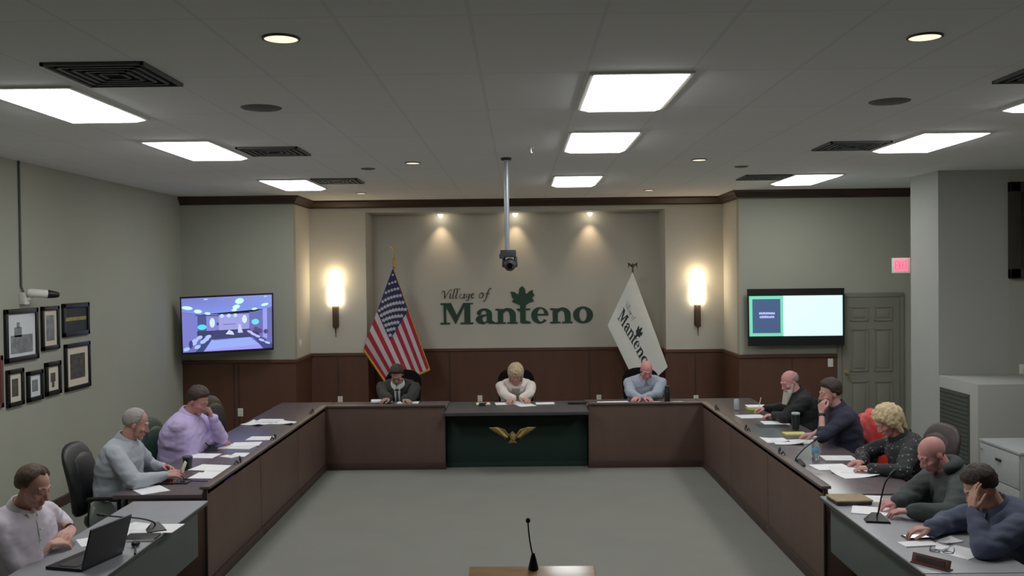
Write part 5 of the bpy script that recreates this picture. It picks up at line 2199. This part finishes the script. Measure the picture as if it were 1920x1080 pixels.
    if collar:
        cm_ = top if collar == 'hood' else collar
        cb = MB()
        fdir = XAX.cross(ax)
        fdir = -fdir if fdir.y < 0 else fdir
        rings = []
        for zz, rr in ((-.04, .096), (.002, .086), (.020, .077), (.016, .071), (-.03, .066)):
            rr *= 1 + (girth - 1) * .3
            rings.append([Nk + ax * (zz - .014 * math.sin(a)) + XAX * (rr * math.cos(a)) + fdir * (rr * .97 * math.sin(a)) for a in [2 * PI * k / 24 for k in range(24)]])
        cb.loft(rings)
        if cm_.startswith('shirt'):
            rr = .088 * (1 + (girth - 1) * .3)
            cf = Nk + ax * -.012 + fdir * rr
            for s in (-1, 1):
                tri = [cf + XAX * (s * .005), cf + XAX * (s * .062) - fdir * .020 + ax * .012, cf + XAX * (s * .038) - ax * .052 + fdir * .022]
                o = len(cb.v)
                nn = fdir * .007
                cb.add(tri + [q + nn for q in tri], [(0, 1, 2), (5, 4, 3), (0, 3, 4, 1), (1, 4, 5, 2), (2, 5, 3, 0)])
        part('collar', cb, cm_, t, world=False, smooth=.8)
    if collar == 'hood':
        hb = MB()
        P = []
        for k in range(17):
            a = PI * (k / 16) * 1.25 - PI * .125
            P.append(Nk + XAX * (.105 * math.cos(a)) + V((0, -.085 * math.sin(a) + .015, .022 + .020 * math.sin(a))))
        hb.tube(P, [.028 + .022 * math.sin(PI * k / 16) for k in range(17)], n=12)
        hb.ell(Nk + V((0, -.10, -.05)), (.11, .055, .085))
        mm = remesh(hb, .008, 4)
        mm.materials.append(M_(top))
        part('hood', mm, None, t, world=False)

    def patch(name, m, u0, u1, w0, w1, offs, x0=0.0):
        pm = MB()
        n1, n2 = 16, 4
        vs = []
        for o_ in (offs, offs - .006):
            for j in range(n1 + 1):
                u = u0 + (u1 - u0) * j / n1
                hw = w0 + (w1 - w0) * j / n1
                for i in range(n2 + 1):
                    vs.append(chest(u, x0 + hw * (i / n2 * 2 - 1), o_))
        K_ = (n1 + 1) * (n2 + 1)
        fs = []
        for j in range(n1):
            for i in range(n2):
                a = j * (n2 + 1) + i
                fs.append((a, a + 1, a + n2 + 2, a + n2 + 1))
                fs.append((K_ + a, K_ + a + n2 + 1, K_ + a + n2 + 2, K_ + a + 1))
        part(name, pm.add(vs, fs), m, t, world=False, smooth=.8)
    for ex_ in extras:
        if ex_[0] == 'patch':
            patch(*ex_[1:])
        elif ex_[0] == 'watch':
            S, E_, W = arm[ex_[1]]
            u = (W - E_).normalized()
            q = W - u * .03
            part('wristwatch', MB().capsule(q - u * .010, q + u * .010, .031, .031, k=1), 'black_plastic', t, world=False)
        elif ex_[0] == 'beard':
            bb = MB()
            bb.ell(h(0, .05, -.085), (.058, .052, .045), Rh)
            for k in range(-2, 3):
                e0 = h(k * .02, .075, -.095)
                bb.capsule(e0, e0 + V((k * -.004, ex_[1] * .3 - .0, -ex_[1])), .030, .012, n=9)
            for s in (-1, 1):
                bb.capsule(h(s * .066, .01, -.02), h(s * .045, .055, -.085), .014, .022, n=8)
                bb.capsule(h(s * .004, .104, -.046), h(s * .035, .085, -.066), .009, .008, n=8)
            mm = remesh(bb, .006, 2)
            mm.materials.append(MATS['beard_white'])
            part('beard', mm, None, t, world=False)
        elif ex_[0] == 'buttons':
            bm_ = MB()
            for k in range(5):
                bm_.ell(chest(.82 - k * .13, 0, .022), (.006, .006, .006), None, 8, 6)
            part('buttons', bm_, ex_[1], t, world=False)
    return t, root, arm


def lp(px, py, z):
    return at(px, py, z=z)


Z = .745 + .045
WZ = WT + .045
CZ = .737 + .045
# chair behind each person


def seat(root, phi, label, kind='exec', m='black_leather', back=.0, pos=None, cphi=None):
    back -= .10
    f = V((math.cos(math.radians(phi)), math.sin(math.radians(phi)), 0))
    p = root - f * back
    if pos:
        p = V((*pos, 0))
        phi = cphi
    put_chair(kind, m, p.x, p.y, math.radians(phi), label, GX if kind == 'exec' else GG)


def hnd(px, py, z, **k):
    return dict(p=lp(px, py, z), **k)


# --- left side
H = at(62, 914, Y=5.62)
t, r, a = person('man in a lavender-white dress shirt, arms crossed on the left gray table', H, -12, 0, 22,
                 {'R': hnd(112, 1016, Z + .012, d=(-.95, .30, -.05), curl=.45, n=(0, .3, 1)), 'L': hnd(126, 1000, Z + .035, d=(.95, .28, -.1), curl=.35, n=(0, .2, 1))},
                 'shirt_lavender_white', 'receding', 'hair_brown', trousers='trouser_gray', skin=(184, 136, 120), girth=1.22, sw=1.08, table=TZ, sleeve={'R': .55, 'L': .5},
                 collar='shirt_white', extras=[('buttons', 'white_plastic'), ('watch', 'L'), ('patch', 'placket', 'shirt_white', .92, .3, .014, .014, .020)])
seat(r, -12, 'gray side chair under the man in the lavender-white shirt', 'shell', 'gray_shell')

H = at(254, 795, Y=7.72)
t, r, a = person('gray-haired man in a pale blue shirt holding a cream paper, left desk', H, 4, 18, 22,
                 {'R': hnd(326, 888, WZ + .03, d=(-.35, .9, .1), curl=.55, n=(.55, 0, .8)), 'L': hnd(318, 876, WZ + .03, d=(.45, .85, .1), curl=.55, n=(-.55, 0, .8))},
                 'shirt_pale_blue', 'crop', 'hair_gray', trousers='trouser_gray', skin=(164, 116, 104), girth=1.15, sw=1.06, table=WT,
                 collar='shirt_pale_blue', extras=[('buttons', 'white_plastic')])
seat(r, 4, 'black leather office chair behind the gray-haired man', back=.10)
pc = at(336, 884, z=WZ + .03)
solo('folded_paper', MB().box(pc + V((.03, .01, .02)), (.012, .075, .12), rotz(.5) @ Matrix.Rotation(.35, 3, 'Y'), .003), 'cream_paper',
     'cream folded paper held in the gray-haired man\'s hands', 'paper')

H = at(370, 752, Y=8.95)
t, r, a = person('dark-haired man in a purple shirt, one hand at his chin, left desk', H, -4, -8, 30,
                 {'R': hnd(418, 828, WZ, d=(-.15, 1, -.05), curl=.7, n=(.3, 0, 1)),
                  'L': dict(p=at(393, 771, Y=9.02), d=(.35, -.25, .9), n=(-.2, .9, .3), curl=1.1, hint=(-.4, .5, -1.0))},
                 'shirt_purple', 'short', 'hair_dark', trousers='trouser_navy', skin=(166, 114, 106), girth=1.36, sw=1.12, neck=.115, bulk=.006, table=WT,
                 collar='shirt_purple', extras=[('buttons', 'white_plastic')])
seat(r, -4, 'green-black office chair behind the man in purple', m='green_leather', back=.08)

# --- back desk
H = at(744, 703, Y=12.62)
t, r, a = person('man in a dark suit and white shirt, head bowed, below the American flag', H, -90, 0, 38,
                 {'R': hnd(722, 749, WZ + .01, d=(.75, .6, -.1), curl=.5), 'L': hnd(764, 751, WZ + .01, d=(-.75, .6, -.1), curl=.6)},
                 'suit_dark', 'short', 'hair_dark', skin=(142, 108, 100), girth=1.25, sw=1.16, table=WT, bulk=.01, neck=.118, collar='shirt_white',
                 extras=[('patch', 'shirt_front', 'shirt_white', .93, .35, .042, .022, .030), ('patch', 'tie', 'tie_gray', .93, .33, .012, .022, .036)])
seat(r, -90, 'black office chair behind the suited man', m='black_fabric', back=.08)
H = at(967, 701, Y=12.62)
t, r, a = person('blonde woman in a white cardigan writing at the center desk', H, -90, 0, 36,
                 {'R': hnd(957, 750, CZ + .01, d=(.65, .75, -.1), curl=.7, hint=(1, .1, -.3)), 'L': hnd(985, 748, CZ + .02, d=(-.65, .7, -.1), curl=.5, hint=(-1, .1, -.3))},
                 'cardigan_white', 'bob', 'hair_blonde', skin=(172, 128, 116), girth=1.1, sw=1.05, bulk=.004, table=CT,
                 extras=[('patch', 'blouse', 'blouse_tan', .94, .2, .055, .06, .020)])
seat(r, -90, 'black office chair behind the woman in the white cardigan', m='black_fabric', back=.06)
H = at(1212, 694, Y=12.62)
t, r, a = person('bald man in a light blue shirt looking down, below the white village flag', H, -90, 4, 34,
                 {'R': hnd(1192, 747, WZ + .015, d=(.7, .6, -.1), curl=.6), 'L': hnd(1216, 747, WZ + .015, d=(-.75, .6, -.1), curl=.6)},
                 'shirt_light_blue', None, None, skin=(184, 122, 118), girth=1.25, sw=1.15, table=WT, bald_tint=.35, neck=.112,
                 collar='shirt_light_blue', extras=[('buttons', 'white_plastic')])
seat(r, -90, 'black office chair behind the bald man in light blue', m='black_fabric', back=.06)

# --- right side
H = at(1481, 716, Y=10.55)
t, r, a = person('bald man with a long white beard in a black jacket, right desk', H, 182, 14, 26,
                 {'R': hnd(1424, 766, WZ + .01, d=(.1, 1, -.05), curl=.7), 'L': hnd(1440, 779, WZ, d=(.25, 1, -.05), curl=.75)},
                 'jacket_black', 'fringe', 'hair_gray', skin=(188, 130, 126), girth=1.18, sw=1.05, table=WT, bald_tint=.4, neck=.11, bulk=.012, collar='jacket_black',
                 extras=[('beard', .13)])
seat(r, 182, 'black office chair behind the bearded man', back=.06)
pp = at(1423, 757, z=WZ + .05)
solo('pen', MB().capsule(pp + V((0, 0, -.03)), pp + V((.03, .02, .07)), .004, .004), 'white_plastic', 'thin pen upright in the bearded man\'s hand', 'pen')

H = at(1557, 738, Y=9.05)
t, r, a = person('dark-haired man in a navy sweater with hand at his nose, right desk', H, 180, 4, 12,
                 {'R': hnd(1512, 815, WZ, d=(.1, 1, -.05), curl=.6),
                  'L': dict(p=at(1540, 760, Y=8.96), d=(.35, -.05, .95), n=(-.35, .9, .2), curl=1.0, hint=(-.5, .6, -1.0))},
                 'sweater_navy', 'short', 'hair_dark', skin=(176, 126, 120), girth=1.05, sw=1.03, table=WT, sleeve={'R': .3, 'L': .25}, collar='sweater_navy',
                 extras=[('watch', 'L')])
seat(r, 180, 'black office chair with the red jacket, behind the navy-sweater man', pos=(3.16, 9.22), cphi=186)
r8 = r
for o_ in bpy.data.objects:
    if o_.get('label', '').startswith('black office chair with the red jacket'):
        o_.scale.z = .90
H = at(1666, 791, Y=7.95)
t, r, a = person('woman with curly blonde hair in a dotted black blouse, writing', H, 176, 6, 32,
                 {'R': hnd(1603, 866, WZ, d=(.1, 1, -.05), curl=.7), 'L': hnd(1615, 877, WZ, d=(.45, .9, -.05), curl=.7)},
                 'blouse_dotted', 'curly', 'hair_curl', skin=(172, 120, 112), girth=1.18, sw=1.06, table=WT, neck=.118, collar='jacket_black')
seat(r, 176, 'dark brown office chair with rounded top behind the curly-haired woman', m='brown_leather', pos=(3.38, 8.14), cphi=188)
H = at(1749, 852, Y=6.62)
t, r, a = person('bald man in a dark gray hooded sweatshirt writing, right gray table', H, 176, 10, 34,
                 {'R': hnd(1664, 942, Z + .02, d=(.05, 1, -.05), curl=.8, n=(-.4, 0, .9)), 'L': hnd(1688, 958, Z + .01, d=(.35, 1, -.05), curl=.45)},
                 'hoodie_gray', None, None, skin=(178, 124, 118), girth=1.35, sw=1.14, table=TZ, bald_tint=.4, neck=.105, bulk=.022, collar='hood', beard=.25,
                 extras=[('patch', 'zipper', 'charcoal_plastic', .90, .3, .004, .004, .021)])
seat(r, 176, 'gray side chair under the man in the hooded sweatshirt', 'shell', 'gray_shell')
H = at(1840, 915, Y=5.78)
t, r, a = person('brown-haired man in a slate blue shirt, hand over his face, nearest at right', H, 172, 8, 34,
                 {'R': hnd(1722, 992, Z + .02, d=(.05, 1, -.08), curl=.55),
                  'L': dict(p=at(1824, 938, Y=5.64), d=(.35, -.1, .95), n=(-.25, .95, .1), curl=.22, hint=(-.6, .6, -1.0), spread=.6)},
                 'shirt_slate', 'short', 'hair_dark', skin=(170, 124, 106), girth=1.3, sw=1.12, table=TZ, neck=.112, bulk=.012, collar='shirt_slate')
seat(r, 172, 'gray side chair under the man in the slate blue shirt', 'shell', 'gray_shell')

# red jacket hung over the navy-sweater man's chair
cx, cy = 3.165, 9.25
jm = MB()
bx_ = cx + .265
rings = []
n = 24
for z, w, d in ((.54, .20, .06), (.58, .24, .09), (.75, .262, .105), (.90, .28, .11), (1.0, .275, .11), (1.06, .24, .10), (1.105, .15, .075), (1.12, .04, .02)):
    k = (z - .5) * .16
    rings.append([V((bx_ + k + d * math.cos(a), cy + w * math.sin(a) * (1 + .04 * math.sin(5 * a)), z)) for a in [2 * PI * j / n for j in range(n)]])
jm.loft(rings)
for s in (-1, 1):
    jm.capsule((bx_ + .06, cy + s * .235, 1.0), (bx_ + .08, cy + s * .29, .78), .062, .055)
    jm.capsule((bx_ + .08, cy + s * .29, .78), (bx_ + .04, cy + s * .275, .56), .055, .045)
jm.capsule((bx_ + .06, cy - .07, 1.085), (bx_ + .06, cy + .07, 1.085), .05, .05)
mm = remesh(jm, .011, 3)
co = coords(mm)
w = np.array([mnoise.noise(V((p[0] * 9, p[1] * 9, p[2] * 16))) for p in co])
nr = np.empty(len(mm.vertices) * 3)
mm.vertices.foreach_get('normal', nr)
co = co + nr.reshape(-1, 3) * (w * .009)[:, None]
mm.vertices.foreach_set('co', co.ravel())
mm.materials.append(MATS['red_cloth'])
base = V((cx + .3, cy, .5))
mm.transform(Matrix.Translation(-base))
base.z = .42
o = bpy.data.objects.new('red_jacket', mm)
COL.objects.link(o)
o.location = base
tag(o, 'bright red jacket hung over the navy-sweater man\'s chair back', 'jacket')
zp = MB().tube([(-.085 + .03, .0, .50), (-.065, 0, .3), (-.06, 0, .1)], .006)
ROOTM[o.name] = Matrix.Translation(base)
part('zipper', zp, 'name_plate_wood', o, world=False)

# ------------------------------------------------------------------ world
W_ = bpy.data.worlds.new('world')
SC.world = W_
W_.use_nodes = True
W_.node_tree.nodes['Background'].inputs[0].default_value = (.5, .52, .55, 1)
W_.node_tree.nodes['Background'].inputs[1].default_value = 0.05
